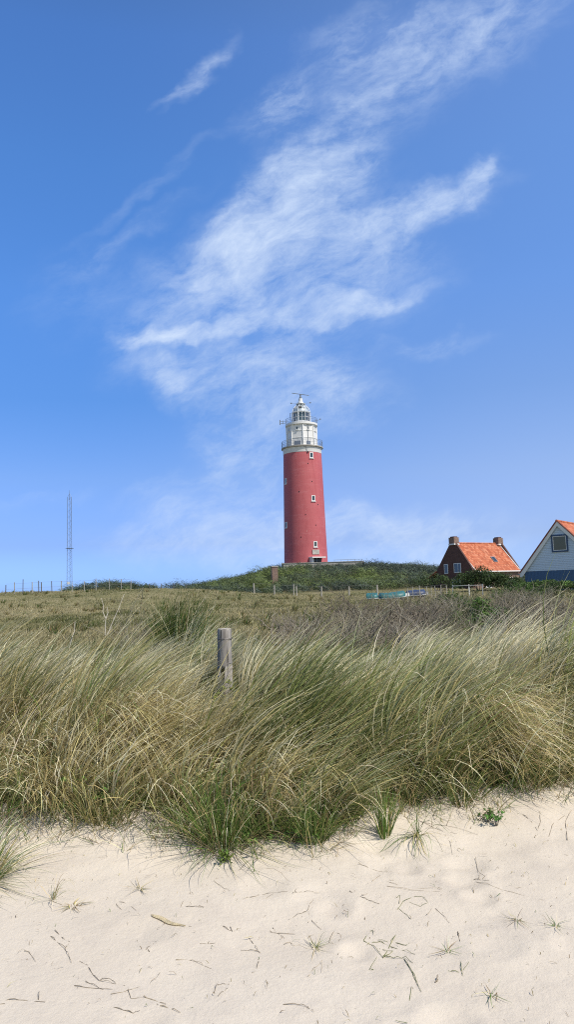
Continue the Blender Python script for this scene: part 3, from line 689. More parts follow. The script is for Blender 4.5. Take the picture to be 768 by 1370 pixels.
# ------------------------------------------------------------------ blades
def blades(base, az, tilt, wind, wgain, droop, L, width, cb_, ct_, seg=7, kink=0.0, clampz=True, rg=rng, curl=0.0):
    """base (N,3); each blade starts tilted by `tilt` towards azimuth az, is bent by wind and gravity along its length"""
    N = len(base); t = np.linspace(0, 1, seg)[None, :]
    out = np.stack([np.sin(az), np.cos(az), np.zeros(N)], -1)
    up = np.array([0, 0, 1.0]); wv = np.asarray(wind, float)
    if wv.ndim == 1: wv = np.broadcast_to(wv, (N, 3))
    d = (up[None, None] * np.cos(tilt)[:, None, None] + out[:, None, :] * np.sin(tilt)[:, None, None]
         + wv[:, None, :] * (wgain[:, None] * (0.15 + t ** 1.3))[..., None] - up[None, None] * (droop[:, None] * t ** 1.6)[..., None])
    if curl:
        ph = rg.uniform(0, 6.28, N)[:, None]; cc = np.stack([np.sin(ph + 4 * t), np.cos(ph + 4 * t), 0 * t + 0 * ph], -1); d = d + cc * curl * t[..., None]
    d /= np.linalg.norm(d, axis=-1, keepdims=True)
    step = (L / (seg - 1))[:, None, None]
    pos = np.concatenate([np.zeros((N, 1, 3)), np.cumsum(d[:, :-1] * step, axis=1)], 1) + base[:, None, :]
    if clampz:
        g = H(pos[..., 0], pos[..., 1]) + 0.004; g[:, 0] = -99
        pos[..., 2] = np.maximum(pos[..., 2], g + rg.uniform(0, 0.012, (N, 1)))
    side = rg.uniform(0, 2 * np.pi, N); sv = np.stack([np.cos(side), np.sin(side) * 0.6, 0.15 * np.ones(N)], -1)
    sv /= np.linalg.norm(sv, axis=-1, keepdims=True)
    prof_ = np.clip(1.05 - t ** 2.2, 0.12, 1) * (0.7 + 0.3 * np.minimum(1, t * 5))
    off = sv[:, None, :] * (width[:, None] * prof_ * 0.5)[..., None]
    V = np.stack([pos - off, pos + off], 2).reshape(-1, 3)
    k = np.arange(seg - 1)[None, :]; b0 = (np.arange(N) * seg * 2)[:, None] + 2 * k
    Q = np.stack([b0, b0 + 1, b0 + 3, b0 + 2], -1).reshape(-1, 4)
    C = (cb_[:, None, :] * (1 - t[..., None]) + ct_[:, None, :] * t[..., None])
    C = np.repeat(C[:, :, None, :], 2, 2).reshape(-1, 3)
    return V, Q, C
def merge(parts):
    V, Q, C, o = [], [], [], 0
    for v_, q_, c_ in parts: V.append(v_); Q.append(q_ + o); C.append(c_); o += len(v_)
    return np.vstack(V), np.vstack(Q), np.vstack(C)
GREEN = np.array([0.100, 0.180, 0.030]); BLUEG = np.array([0.165, 0.225, 0.085]); STRAW = np.array([0.56, 0.475, 0.215]); BLEACH = np.array([0.84, 0.78, 0.54]); BROWN = np.array([0.27, 0.20, 0.10])
def pick_cols(n, pg, pb, ps, pl, pbr, rg=rng):
    """random mix of green / blue green / straw / bleached / brown with jitter"""
    P = np.array([pg, pb, ps, pl, pbr], float); P /= P.sum()
    idx = rg.choice(5, n, p=P); pal = np.stack([GREEN, BLUEG, STRAW, BLEACH, BROWN])
    c = pal[idx] * rg.uniform(0.7, 1.3, (n, 1)) * rg.uniform(0.93, 1.07, (n, 3)); return c, idx

EDGE_PX = [(-60, 1090), (0, 1093), (60, 1100), (120, 1108), (180, 1100), (210, 1108), (250, 1122), (300, 1134), (360, 1122), (430, 1128), (465, 1100), (505, 1074), (560, 1078), (620, 1078), (670, 1064), (720, 1056), (768, 1052), (830, 1048)]
_e = [on_ground(a_, b_) for a_, b_ in EDGE_PX]; EX = np.array([-6, -4] + [p_.x for p_ in _e] + [4, 6.5]); EYY = np.array([5.1, 4.9] + [p_.y for p_ in _e] + [5.5, 5.7])
print('edge', [(round(float(a_), 2), round(float(b_), 2)) for a_, b_ in zip(EX, EYY)])
def edge_at(x): return np.interp(x, EX, EYY)
def marram_band():
    parts = []
    rg = np.random.default_rng(3)
    def clump(x0_, y0_, m, rad, hgt, g_, lean, wy, tip, fr_, jit=1.0, wid=(.0050, .0125), dro=.35):
        a = rg.uniform(0, 2 * np.pi, m); rr = rad * np.sqrt(rg.uniform(0, 1, m))
        bx_ = x0_ + rr * np.sin(a); by_ = y0_ + rr * np.cos(a); bz_ = H(bx_, by_) - 0.02
        L = hgt * rg.uniform(0.45, 1.12, m); az = a + rg.normal(0, .5, m)
        tilt = rr / rad * .28 + np.abs(rg.normal(0.03, 0.12, m)) * jit + 0.16 * (1 - fr_)
        wg = rg.normal(1.0, 0.22 * jit, m) * lean; dr = np.abs(rg.normal(dro, 0.22, m)) * (1.25 - .4 * fr_)
        cb_, idx = pick_cols(m, g_ * 1.6, g_ * 0.7, (1.0 - g_) * .9 + .12, 0.25 * (1 - g_), 0.40 * (1 - g_) + .06, rg)
        tipc = STRAW * rg.uniform(.8, 1.3, (m, 1)); bl = rg.uniform(0, 1, m) < tip; tipc[bl] = BLEACH * rg.uniform(.85, 1.2, (bl.sum(), 1))
        w_ = np.where(idx[:, None] < 2, .18 + .5 * tip, 0.9); ct_ = cb_ * (1 - w_) + tipc * w_
        parts.append(blades(np.stack([bx_, by_, bz_], -1), az, tilt, np.array([1.0, wy, 0.0]), wg, dr, L, rg.uniform(wid[0], wid[1], m), cb_ * 0.42, ct_ * rg.uniform(.75, 1.25, (m, 1)) * 1.18, 8, rg=rg))  # brown sheath bases, darkened further: clump-interior shade put into the blade colour
    def taken(x, y): return (-.86 < x < -.46) and (6.2 < y < 6.98)
    pts = []; tr_ = 0
    while len(pts) < 620 and tr_ < 30000:
        tr_ += 1; x = rg.uniform(-5.2, 5.6); y = 4.8 + 4.6 * rg.uniform() ** 1.15
        if y < edge_at(x) + .12 or taken(x, y): continue
        if all((x - p[0]) ** 2 + (y - p[1]) ** 2 > (.225 if y < 7.4 else .27) ** 2 for p in pts): pts.append((x, y))
    mounds = []; tr_ = 0
    while len(mounds) < 150 and tr_ < 20000:
        tr_ += 1; q_ = (rg.uniform(-5.2, 5.6), rg.uniform(4.8, 9.4))
        if all((q_[0] - p[0]) ** 2 + ((q_[1] - p[1])) ** 2 > .50 ** 2 for p in mounds): mounds.append(q_)
    MX = np.array(mounds); mg = rg.normal(0, .26, len(MX)); mt = rg.uniform(.55, 1.5, len(MX)); mh = rg.uniform(.85, 1.2, len(MX)); ml = rg.uniform(.8, 1.25, len(MX)); mr = rg.uniform(.26, .42, len(MX))
    print('clumps', len(pts))
    for (x, y) in pts:
        e = edge_at(x); f_ = float(np.clip((y - e) / 0.9, 0, 1)); back = float(np.clip((y - 6.0) / 1.3, 0, 1))
        pt = float(fbm(np.array([x / .9]), np.array([y / 1.1]), 2, 77)[0]); pt2 = float(vnoise(np.array([x / .7]), np.array([y / .9]), 91)[0])
        g_ = .60 + 1.6 * pt + rg.normal(0, .16) + .50 * math.exp(-((x + .30) / .5) ** 2 - ((y - 5.7) / .8) ** 2) + .30 * sstep(1.6, 2.4, x) - .30 * math.exp(-((x + 1.4) / .8) ** 2) - .18 * back
        g_ = float(np.clip(g_, .06, .95)); hgt = rg.uniform(.64, 1.08) * (.60 + .40 * f_) * (1 - .40 * back) * (1 + .75 * pt2) * (1 - .15 * back * (.1 < x < 1.45)) * (1.12 if 1.0 < x < 2.2 else 1)
        if -1.15 < x < -.40 and 5.75 < y < 7.05: hgt *= .42
        dm_ = np.hypot(MX[:, 0] - x, MX[:, 1] - y) / mr; im = int(np.argmin(dm_)); dmn = min(1.5, float(dm_[im]))
        hgt *= mh[im] * (1.14 - .46 * dmn ** 1.5 * (.5 if y < 5.6 else 1)); g_ = float(np.clip(g_ + mg[im] + (.15 if dmn > 1 else 0), .04, .97))
        tip = float(np.clip(.16 * mt[im] + .75 * mt[im] * (1 - g_) * (.35 + .65 * back) + .25 * max(0, pt2) + (.25 if .2 < x < 2.1 and y > 6 else 0), .05, .9))
        clump(x, y, int(rg.uniform(105, 180)), rg.uniform(.06, .13), hgt, g_, float(np.clip(rg.normal(1.40, .22) * ml[im], .6, 2.3)), rg.normal(-.12, .3), tip, f_, .8)
    # low filling growth between the clumps
    for k in range(420):
        x = rg.uniform(-5.2, 5.6); y = 4.8 + 4.4 * rg.uniform()
        if y < edge_at(x) + .05 or taken(x, y): continue
        f_ = float(np.clip((y - edge_at(x)) / 0.9, 0, 1))
        clump(x, y, 34, rg.uniform(.08, .18), rg.uniform(.22, .5) * (1 - .3 * float(np.clip((y - 6) / 1.3, 0, 1))), float(np.clip(.5 + 1.2 * float(fbm(np.array([x / .9]), np.array([y / 1.1]), 2, 77)[0]), .1, .9)), rg.uniform(.3, 1.1), rg.normal(-.2, .4), .02, f_, 2.0)
    # growth spilling over the sand edge
    for x in np.arange(-4.6, 5.2, .062):
        x = x + rg.uniform(-.03, .03); e = edge_at(x); y = e + rg.uniform(.0, .30)
        gg = float(np.clip(.50 + .9 * vnoise(np.array([x * 2.1]), np.array([.3]), 8)[0] + .45 * math.exp(-((x + .1) / .6) ** 2), .05, .95))
        clump(x, y, int(rg.uniform(30, 70)), rg.uniform(.03, .08), rg.uniform(.22, .50), gg, rg.uniform(.1, .8), -rg.uniform(.2, 1.3), .12, .3, 2.6, (.003, .007), .8)
    # long stray stems that stand out of the mass
    n = 1800; tx = rg.uniform(-4.6, 5.2, n); ty = rg.uniform(5.2, 7.6, n); k = ~((tx > -1.3) & (tx < -.42) & (ty > 5.8) & (ty < 6.98)); tx, ty = tx[k], ty[k]; n = len(tx)
    cb_, idx = pick_cols(n, .25, .2, .9, 1.3, .3, rg); lo = np.clip((ty - 5.2) / 1.2, .25, 1)
    parts.append(blades(np.stack([tx, ty, H(tx, ty) + .02], -1), rg.normal(1.6, 1.1, n), np.abs(rg.normal(.35, .3, n)), np.array([1., -.25, 0]), rg.normal(.7, .4, n), np.abs(rg.normal(.35, .35, n)), rg.uniform(.45, .95, n) * (1 - .30 * np.clip((ty - 5.9) / 1.4, 0, 1)), rg.uniform(.004, .0085, n), cb_ * .9, cb_ * 1.2, 9, rg=rg, curl=.12))
    # dead thatch hanging down the face
    n = 170
    tx = rg.uniform(-4.5, 5.0, n); ty = edge_at(tx) + rg.uniform(0.05, 1.3, n)
    extra = [(1.22, 5.62), (1.28, 5.58), (1.34, 5.62), (1.38, 5.55), (1.30, 5.70), (1.45, 5.62), (1.42, 5.50), (1.36, 5.46), (-1.45, 5.5), (-1.35, 5.45), (-1.25, 5.55), (-1.55, 5.6), (-1.1, 5.5), (-1.3, 5.6)]
    tx = np.concatenate([tx, [e[0] for e in extra]]); ty = np.concatenate([ty, [e[1] for e in extra]])
    for i in range(len(tx)):
        m = int(rg.uniform(30, 60)) + (70 if i >= n else 0); a0 = rg.normal(2.6, 0.6) if i < n else rg.normal(2.5, .2)           # towards the camera, slightly right
        a = rg.normal(a0, 0.45, m); bx_ = tx[i] + rg.normal(0, .05, m); by_ = ty[i] + rg.normal(0, .05, m); bz_ = H(bx_, by_) + rg.uniform(0, .22 if i < n else .4, m)
        L = rg.uniform(0.3, 0.75, m) + (0.12 if i >= n else 0)
        cb_, idx = pick_cols(m, .12, .1, 1.0, .55, .7, rg); ct_ = cb_ * rg.uniform(.9, 1.3, (m, 1))
        parts.append(blades(np.stack([bx_, by_, bz_], -1), a, rg.uniform(.5, 1.1, m), np.array([.35, -.1, 0]), rg.uniform(.2, .9, m), rg.uniform(1.0, 2.2, m), L, rg.uniform(.003, .006, m), cb_, ct_, 8, rg=rg, curl=.3))
    # sparse shoots and runners poking from the sand in front of the edge
    n = 760
    tx = rg.uniform(-4.5, 5.0, n); e_ = edge_at(tx)
    ty = e_ - np.abs(rg.normal(0, .13, n)) + .05
    for i in range(n):
        m = int(rg.uniform(2, 9)); a = rg.uniform(0, 6.28, m)
        bx_ = tx[i] + rg.normal(0, .02, m); by_ = ty[i] + rg.normal(0, .02, m)
        cb_, idx = pick_cols(m, 1.0, .6, .6, .1, 1.2, rg)
        parts.append(blades(np.stack([bx_, by_, H(bx_, by_) - .01], -1), a, rg.uniform(.3, 1.3, m), np.array([.6, -.5, 0]), rg.uniform(0, .8, m), rg.uniform(.4, 2.2, m), rg.uniform(.08, .34, m), rg.uniform(.0025, .0045, m), cb_ * .8, cb_, 7, rg=rg, curl=.5))
    V, Q, C = merge(parts)
    print('marram faces', len(Q))
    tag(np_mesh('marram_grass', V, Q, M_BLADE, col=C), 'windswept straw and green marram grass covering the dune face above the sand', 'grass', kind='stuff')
marram_band()

def field_grass():
    rg = np.random.default_rng(8); N = 260000
    y = np.exp(rg.uniform(math.log(9.6), math.log(120), N)); x = rg.uniform(-1, 1, N) * (0.46 * y + 2)
    pn = fbm(x / 6, y / 9, 3, 41); pn2 = fbm(x / 1.2, y / 2.0, 3, 43)
    k = (hill(x, y) < 1.4); x, y, pn, pn2 = x[k], y[k], pn[k], pn2[k]; N = len(x)
    z = H(x, y) - 0.01
    near = np.clip((16 - y) / 6, 0, 1)
    L = rg.uniform(.05, .17, N) * (1 + 0.9 * near) * (1 + 1.2 * pn2) * np.where(rg.uniform(0, 1, N) < .05, 1.6, 1)
    L = np.clip(L, .05, .7)
    g_ = np.clip(.42 + 1.5 * pn + .5 * pn2, 0, 1)[:, None]
    gcol = np.array([.150, .155, .062]); scol = np.array([.36, .31, .17])
    c = (gcol * g_ + scol * (1 - g_)) * rg.uniform(.75, 1.2, (N, 1)); bl = rg.uniform(0, 1, N) < .03; c[bl] = BLEACH * .6 * rg.uniform(.7, 1.1, (bl.sum(), 1))
    V, Q, C = blades(np.stack([x, y, z], -1), rg.uniform(0, 6.28, N), rg.uniform(.1, .9, N), np.array([1., -.1, 0]), rg.uniform(.0, .8, N), rg.uniform(0, .7, N), L, np.clip(.0010 * y, .005, .045) * rg.uniform(.5, 1.3, N), c * .85, c * 1.1, 4, clampz=False, rg=rg)
    tag(np_mesh('pasture_grass', V, Q, M_BLADE, col=C), 'short dry olive and straw grass of the flat pasture behind the dune', 'grass', kind='stuff')
field_grass()
def tussocks():
    rg = np.random.default_rng(18); parts = []
    for k in range(520):
        y = math.exp(rg.uniform(math.log(9.8), math.log(85))); x = rg.uniform(-.46, .46) * y
        if float(hill(np.array([x]), np.array([y]))[0]) > .8: continue
        m = int(rg.uniform(25, 60)); rad = rg.uniform(.06, .22); a = rg.uniform(0, 6.28, m); rr = rad * np.sqrt(rg.uniform(0, 1, m)); bx_ = x + rr * np.sin(a); by_ = y + rr * np.cos(a)
        g_ = float(np.clip(rg.normal(.5, .3), .05, .95)); c, _ = pick_cols(m, g_, g_ * .5, 1 - g_, .25 * (1 - g_), .5, rg); c *= .62
        parts.append(blades(np.stack([bx_, by_, H(bx_, by_) - .02], -1), a, np.abs(rg.normal(.3, .2, m)), np.array([1., -.1, 0]), rg.normal(.6, .25, m), np.abs(rg.normal(.5, .3, m)), rg.uniform(.18, .55) * rg.uniform(.5, 1.1, m), np.full(m, min(.03, max(.006, .0009 * y))), c * .95, c * 1.2, 5, clampz=False, rg=rg))
    V, Q, C = merge(parts); tag(np_mesh('tussock_grass', V, Q, M_BLADE, col=C), 'scattered taller tussocks in the rough pasture behind the dune', 'grass', kind='stuff')
tussocks()

# ------------------------------------------------------------------ leafy masses
def leaves(cs, rads, per, size, colf, rg, squash=0.8, inner=0.35, nj=0.55):
    """leaf quads spread through lumpy crowns; cs (N,3) crown centres, rads (N,)"""
    N = len(cs); M = N * per
    idx = np.repeat(np.arange(N), per)
    d = rg.normal(0, 1, (M, 3)); d /= np.linalg.norm(d, axis=1, keepdims=True); d[:, 2] = np.where(d[:, 2] < -.35, -d[:, 2], d[:, 2])
    lump = 1 + .30 * np.sin(d[:, 0] * 5 + idx * 1.7) * np.cos(d[:, 1] * 4.3 + idx) + .18 * np.sin(d[:, 2] * 9 + idx * 2.2 + d[:, 0] * 6)
    r = (inner + (1 - inner) * rg.uniform(0, 1, M) ** .45) * lump * rads[idx]
    p = cs[idx] + d * r[:, None] * np.array([1, 1, squash])
    n = d + rg.normal(0, nj, (M, 3)); n /= np.linalg.norm(n, axis=1, keepdims=True)
    a = np.cross(n, rg.normal(0, 1, (M, 3))); a /= np.linalg.norm(a, axis=1, keepdims=True); b = np.cross(n, a)
    s = (size * rg.uniform(.5, 1.25, M))[:, None]
    V = np.stack([p - a * s * .5, p + b * s * .28, p + a * s * .5, p - b * s * .28], 1).reshape(-1, 3)
    Q = np.arange(M * 4).reshape(-1, 4)
    c = colf(idx, p, rg); C = np.repeat(c, 4, 0)
    return V, Q, C
def hill_scrub():
    rg = np.random.default_rng(21)
    gx, gy = np.meshgrid(np.arange(-32, 70, 1.5), np.arange(104, 172, 1.6)); x = (gx + rg.uniform(-.6, .6, gx.shape)).ravel(); y = (gy + rg.uniform(-.6, .6, gy.shape)).ravel()
    hz = hill(x, y); k = (hz > .22 + .25 * rg.uniform(0, 1, len(x))) & ~((x > lh_x - 5.2) & (x < lh_x + 11.4) & (y > LHY - 7.2) & (y < LHY + 7.6))
    k &= ~((np.abs(x - bp_.location.x) < 1.1) & (y > 124) & (y < 129)); k &= (y < 165)
    k &= ~((x > 22) & (y < 124))
    x, y = x[k], y[k]
    # hump on the left
    hx = rg.uniform(-46, -27, 150); hy = rg.uniform(138, 156, 150); kk = H(hx, hy) > 2.0; x = np.concatenate([x, hx[kk]]); y = np.concatenate([y, hy[kk]])
    rad = rg.uniform(.6, 1.35, len(x)) * np.where(rg.uniform(0, 1, len(x)) < .15, 1.35, 1) * (0.8 + .5 * (vnoise(x / 5, y / 5, 3) + .5))
    near_wall = (x > lh_x - 6) & (x < lh_x + 12.5) & (y > LHY - 11) & (y < LHY); rad = np.where(near_wall, rad * .62, rad)
    z = H(x, y) + rad * .30
    tone = fbm(x / 7, y / 7, 3, 55) + .35 * vnoise(x / 1.4, y / 1.4, 5); bright = np.clip(.20 + 1.8 * tone + .25 * np.exp(-((x - 9) / 10) ** 2 - ((y - 132) / 9) ** 2), 0, 1)
    kind = rg.uniform(.55, 1.5, len(x))
    def colf(idx, p, rg):
        b_ = bright[idx][:, None]; c = np.array([.082, .108, .080]) * (1 - b_) + np.array([.150, .195, .062]) * b_
        gr = (rg.uniform(0, 1, len(idx)) < .03); c = c * (kind[idx] * rg.uniform(.85, 1.18, len(idx)))[:, None]; c[gr] = np.array([.15, .135, .11]); return c
    V, Q, C = leaves(np.stack([x, y, z], -1), rad, 380, .17, colf, rg, .80, .6, .32)
    tag(np_mesh('hill_scrub', V, Q, M_LEAF, col=C), 'dense low dark green scrub covering the hill under the lighthouse', 'scrub', kind='stuff')
hill_scrub()
def bush(px, Y, rad, hgt, n, label, group, bright, leaf=.2, per=90, name='leafy_bush', seed=1, cat='bush', zoff=0, dead=0.0):
    rg = np.random.default_rng(seed); x = at(px, 780, Y).x; gz = Hs(x, Y)
    t = thing(name, (x, Y, gz), 0, label, cat, group)
    cs = np.stack([rg.normal(0, rad * .5, n), rg.normal(0, rad * .35, n), rg.uniform(.25, .8, n) * hgt], -1); rr = rg.uniform(.25, .42, n) * min(rad, hgt)
    cs[:, 0] = np.clip(cs[:, 0], -rad * .8, rad * .8); cs[:, 2] *= 1 - .35 * (np.abs(cs[:, 0]) / rad)
    def colf(idx, p, rg):
        tn = rg.uniform(.75, 1.3, n)[idx]; return np.array(bright) * (tn * rg.uniform(.6, 1.45, len(idx)))[:, None]
    V, Q, C = leaves(cs, rr, per, leaf, colf, rg, .9); np_mesh('foliage', V, Q, M_LEAF, t, C)
    f = MB()
    for k in range(7):
        c = cs[k % n]; f.tube([(c[0] * .1, c[1] * .1, -.05), (c[0] * .5, c[1] * .5, c[2] * .5), tuple(c)], [.02 * hgt, .014 * hgt, .006 * hgt], 5)
    f.build('stems', M_BARK, t); return t
DG = (.052, .082, .028); MG = (.075, .125, .034); LG = (.10, .175, .04)
bush(641, 92, 3.0, 2.75, 44, 'broad dark green bush in front of the brick house gable', None, DG, .24, 110, seed=2)
bush(673, 90, 2.2, 2.0, 28, 'dark green rounded bush below the skylight side of the brick house', None, DG, .22, 110, seed=3)
bush(712, 76, 2.2, 1.25, 28, 'low green bush at the left corner of the navy wall', None, MG, .2, 110, seed=4)
bush(737, 75, 2.0, 1.25, 28, 'bright green bush in front of the navy wall', None, MG, .2, 110, seed=5)
bush(762, 75, 2.2, 1.05, 28, 'green bush at the right end of the navy wall', None, LG, .2, 110, seed=6)
bush(692, 84, 1.2, 1.5, 28, 'small dark bush between the brick house and the blue house', None, DG, .2, 110, seed=7)
bush(790, 75, 2.4, 1.2, 12, 'green bush beside the far right corner of the blue house', None, MG, .2, 90, seed=17)
bush(640, 17, .62, 1.12, 34, 'fresh green leafy shrub among the grey leafless brush', None, LG, .06, 150, seed=8)
bush(662, 19, .60, 1.0, 24, 'darker green shrub behind the fresh green one', None, MG, .06, 150, seed=9)
bush(618, 26, .8, .95, 14, 'green shrub left of the fresh green shrub in the brush', None, MG, .08, 120, seed=10)
bush(600, 33, .9, 1.15, 14, 'green shrub at the left end of the bushes below the brick house', None, MG, .09, 130, seed=31)
bush(690, 40, 1.3, 1.35, 18, 'green shrub in the brush below the gap between the two houses', None, MG, .1, 130, seed=32)
bush(735, 46, 1.5, 1.4, 18, 'wide green shrub in the brush below the navy wall', None, DG, .1, 130, seed=33)
bush(586, 100, 3.0, 2.4, 16, 'dark green bush left of the brick house lean-to', None, DG, .24, 90, seed=12)

# ------------------------------------------------------------------ leafless brush
def brush_mesh(seed, hgt, n0=22, spread=.9, tw=.0045, dens=1.0):
    rg = random.Random(seed); V = []; Q = []
    def seg(a, b, r0, r1):
        t = (b - a).normalized(); u_ = t.cross(Vector((.3, .8, .5))).normalized(); w_ = t.cross(u_); o = len(V)
        for (p, r) in ((a, r0), (b, r1)):
            for k in range(3): V.append(p + (u_ * math.cos(2.0944 * k) + w_ * math.sin(2.0944 * k)) * r)
        for k in range(3): Q.append((o + k, o + (k + 1) % 3, o + 3 + (k + 1) % 3, o + 3 + k))
    def grow(p, d, L, r, lev):
        n = 3
        for i in range(n):
            d2 = (d + Vector((rg.gauss(0, .22), rg.gauss(0, .22), rg.gauss(.05, .15)))).normalized(); q = p + d2 * L / n
            seg(p, q, r, r * .85); r *= .85; p = q; d = d2
            if lev > 0:
                for _ in range(2 if rg.random() < .75 * dens else 1):
                    s_ = (d + Vector((rg.gauss(0, .75), rg.gauss(0, .75), rg.gauss(.1, .45)))).normalized(); grow(p, s_, L * rg.uniform(.4, .7), r * .65, lev - 1)
    for k in range(n0):
        a = rg.uniform(0, 6.28); s_ = rg.uniform(0, spread)
        grow(Vector((math.cos(a) * .08 * s_, math.sin(a) * .08 * s_, -.03)), Vector((math.cos(a) * s_, math.sin(a) * s_, 1)).normalized(), hgt * rg.uniform(.55, .9), tw * 1.6, 2)
    return np.array([tuple(v_) for v_ in V]), np.array(Q)
protos = []
for s_ in range(5):
    V, Q = brush_mesh(100 + s_, .75, 7, tw=.011)
    me_o = np_mesh('bare_shrub', V, Q, M_TWIG); protos.append(me_o)
rg_ = random.Random(12); spots = []
tries = 0
while len(spots) < 104 and tries < 9000:
    tries += 1
    Y = 10.2 + 19 * rg_.random() ** 1.35; u_ = rg_.uniform(.02, .42) if rg_.random() < .9 else rg_.uniform(-.02, .1)
    if u_ < .06 and Y > 17: continue
    if .235 < u_ < .29 and 15 < Y < 22: continue
    x = u_ * Y
    if all((x - a) ** 2 + (Y - b) ** 2 > (.42 + .012 * Y) ** 2 for a, b in spots): spots.append((x, Y))
bare = []
for i, (x, y) in enumerate(spots):
    o = protos[i] if i < 5 else protos[i % 5].copy()
    if i >= 5: COL.objects.link(o)
    s_ = rg_.uniform(.75, 1.25) * (1.25 if y > 17 else 1.05 if y > 12.5 else .8); o.location = (x, y, Hs(x, y)); o.rotation_euler = (0, 0, rg_.uniform(0, 6.28)); o.scale = (s_ * 1.25, s_ * 1.25, s_ * (.92 if y > 14 else .85))
    u_ = x / y; where = 'left of the boats' if u_ < .10 else 'below the boats' if u_ < .2 else 'below the brick house' if u_ < .31 else 'below the blue house'
    size = 'low' if s_ < .95 else 'middling' if s_ < 1.2 else 'tall'; row = 'just behind the marram tips' if y < 13 else 'in the middle brush' if y < 19 else 'in the farthest brush'
    bare.append((f'{size} bare shrub {row}, {where}', u_, o))
    o.name = 'bare_shrub'
ORD = ['leftmost', 'second', 'third', 'fourth', 'fifth', 'sixth', 'seventh', 'eighth', 'ninth', 'tenth', 'eleventh', 'twelfth', 'thirteenth', 'fourteenth', 'fifteenth', 'sixteenth', 'seventeenth', 'eighteenth', 'nineteenth', 'twentieth']
for lb in sorted(set(b_[0] for b_ in bare)):
    same = sorted([b_ for b_ in bare if b_[0] == lb], key=lambda q_: q_[1])
    for k, (_, _, o) in enumerate(same):
        tag(o, lb if len(same) == 1 else lb + (', leftmost such' if k == 0 else f', {ORD[min(k, 19)]} from left'), 'shrub', 'bare shrubs behind the marram grass')
# small undergrowth of green leaves inside the brush
# dead shrub with pale sticks, left
def dead_shrub(px, Y, hgt, seed, label, mt, n0=5, name='dead_shrub', sc=1.0):
    V, Q = brush_mesh(seed, hgt, n0, .7, .006, .6); x = at(px, 830, Y).x
    o = np_mesh(name, V * sc, Q, mt); o.location = (x, Y, Hs(x, Y)); tag(o, label, 'shrub'); return o
dead_shrub(178, 10.6, .85, 7, 'dark twiggy dead shrub left of the dark green grass tuft', M_TWIG, 8)
dead_shrub(197, 10.9, .75, 9, 'twiggy grey dead shrub touching the dark green grass tuft', M_TWIG, 7)
def sticks(name, polys, Y, label, mt, r0=.0055):
    base = at(*polys[0][0], Y); f = MB()
    o = thing(name, (base.x, Y, Hs(base.x, Y) - .03), 0, label, 'branch')
    for pl_ in polys:
        pts = [at(px, py, Y + .05 * k) - o.location for k, (px, py) in enumerate(pl_)]; n = len(pts)
        f.tube(pts, [r0 * (1 - .6 * k / (n - 1)) for k in range(n)], 5)
    me = f.build('stick', mt, None); me.location = o.location; nm = name
    bpy.data.objects.remove(o); me.name = nm; tag(me, label, 'branch'); return me
sticks('dead_branch', [[(140, 850), (141, 828), (137, 818), (138, 810), (135, 800)], [(141, 828), (144, 820), (143, 812)]], 9.6, 'pale crooked dead branch left of the slanting stick', M_TWIGP)
sticks('dead_branch', [[(143, 850), (152, 828), (158, 815), (164, 799), (166, 795)]], 9.6, 'pale straight dead stick slanting right above the grass', M_TWIGP)
sticks('dead_branch', [[(92, 868), (96, 852), (99, 845), (100, 833)], [(96, 852), (92, 862)]], 9.0, 'short pale dead stick at the far left of the grass tops', M_TWIGP)
sticks('dead_branch', [[(168, 850), (176, 815), (186, 795), (191, 786), (188, 790), (181, 794)], [(191, 786), (190, 800), (185, 825)]], 10.4, 'bent dead branch with a hooked pale top above the dead shrub', M_TWIG, .006)

# ------------------------------------------------------------------ separate grass tufts and plants
def tuft(px, py, n, L, spread, cols, label, Y=None, wg=(.3, .25), dr=(.5, .3), rad=.05, seed=1, w=(.003, .0055), name='marram_tuft', wind=(1, -.1, 0), tilt=(.15, .25), curl=.1, az0=None, dark=1.0):
    rg = np.random.default_rng(seed)
    p = on_ground(px, py) if Y is None else Vector((at(px, py, Y).x, Y, 0)); p.z = Hs(p.x, p.y)
    a = rg.uniform(0, 6.28, n); rr = rad * np.sqrt(rg.uniform(0, 1, n)); x = p.x + rr * np.sin(a); y = p.y + rr * np.cos(a)
    if az0 is not None: a = rg.normal(az0, .6, n)
    cb_, idx = pick_cols(n, *cols, rg); cb_ = cb_ * dark
    V, Q, C = blades(np.stack([x, y, H(x, y) - .015], -1), a, np.abs(rg.normal(tilt[0], tilt[1], n)) * spread, np.array(wind, float), rg.normal(wg[0], wg[1], n), np.abs(rg.normal(dr[0], dr[1], n)), L * rg.uniform(.45, 1.1, n), rg.uniform(w[0], w[1], n), cb_ * .85, cb_ * 1.15, 9, rg=rg, curl=curl)
    o = np_mesh(name, V - np.array(p), Q, M_BLADE, col=C); o.location = p; return tag(o, label, 'grass tuft')
tuft(236, 862, 800, 1.0, 1.2, (1.8, .25, .12, .04, .2), 'dark green grass tuft standing alone on the dune top behind the post', dark=.55, Y=10.3, wg=(.25, .35), dr=(.5, .3), rad=.2, seed=5, w=(.004, .008), tilt=(.2, .25))
tuft(256, 866, 260, .95, 1.5, (.6, .6, .8, .7, .15), 'straw tipped grass tuft leaning against the dark green one', Y=10.0, wg=(.6, .3), dr=(.5, .3), rad=.15, seed=6, w=(.004, .007))
tuft(515, 1117, 130, .34, 1.0, (1.4, .6, .25, .1, .1), 'small upright green grass tuft standing alone on the sand in the middle', wg=(.15, .2), dr=(.3, .25), rad=.035, seed=7, tilt=(.16, .2))
tuft(302, 1128, 420, .55, 1.5, (1.5, .5, .3, .15, .2), 'bright green grass clump spilling onto the sand below the post', wg=(.1, .35), dr=(.9, .5), rad=.12, seed=8, tilt=(.35, .4))
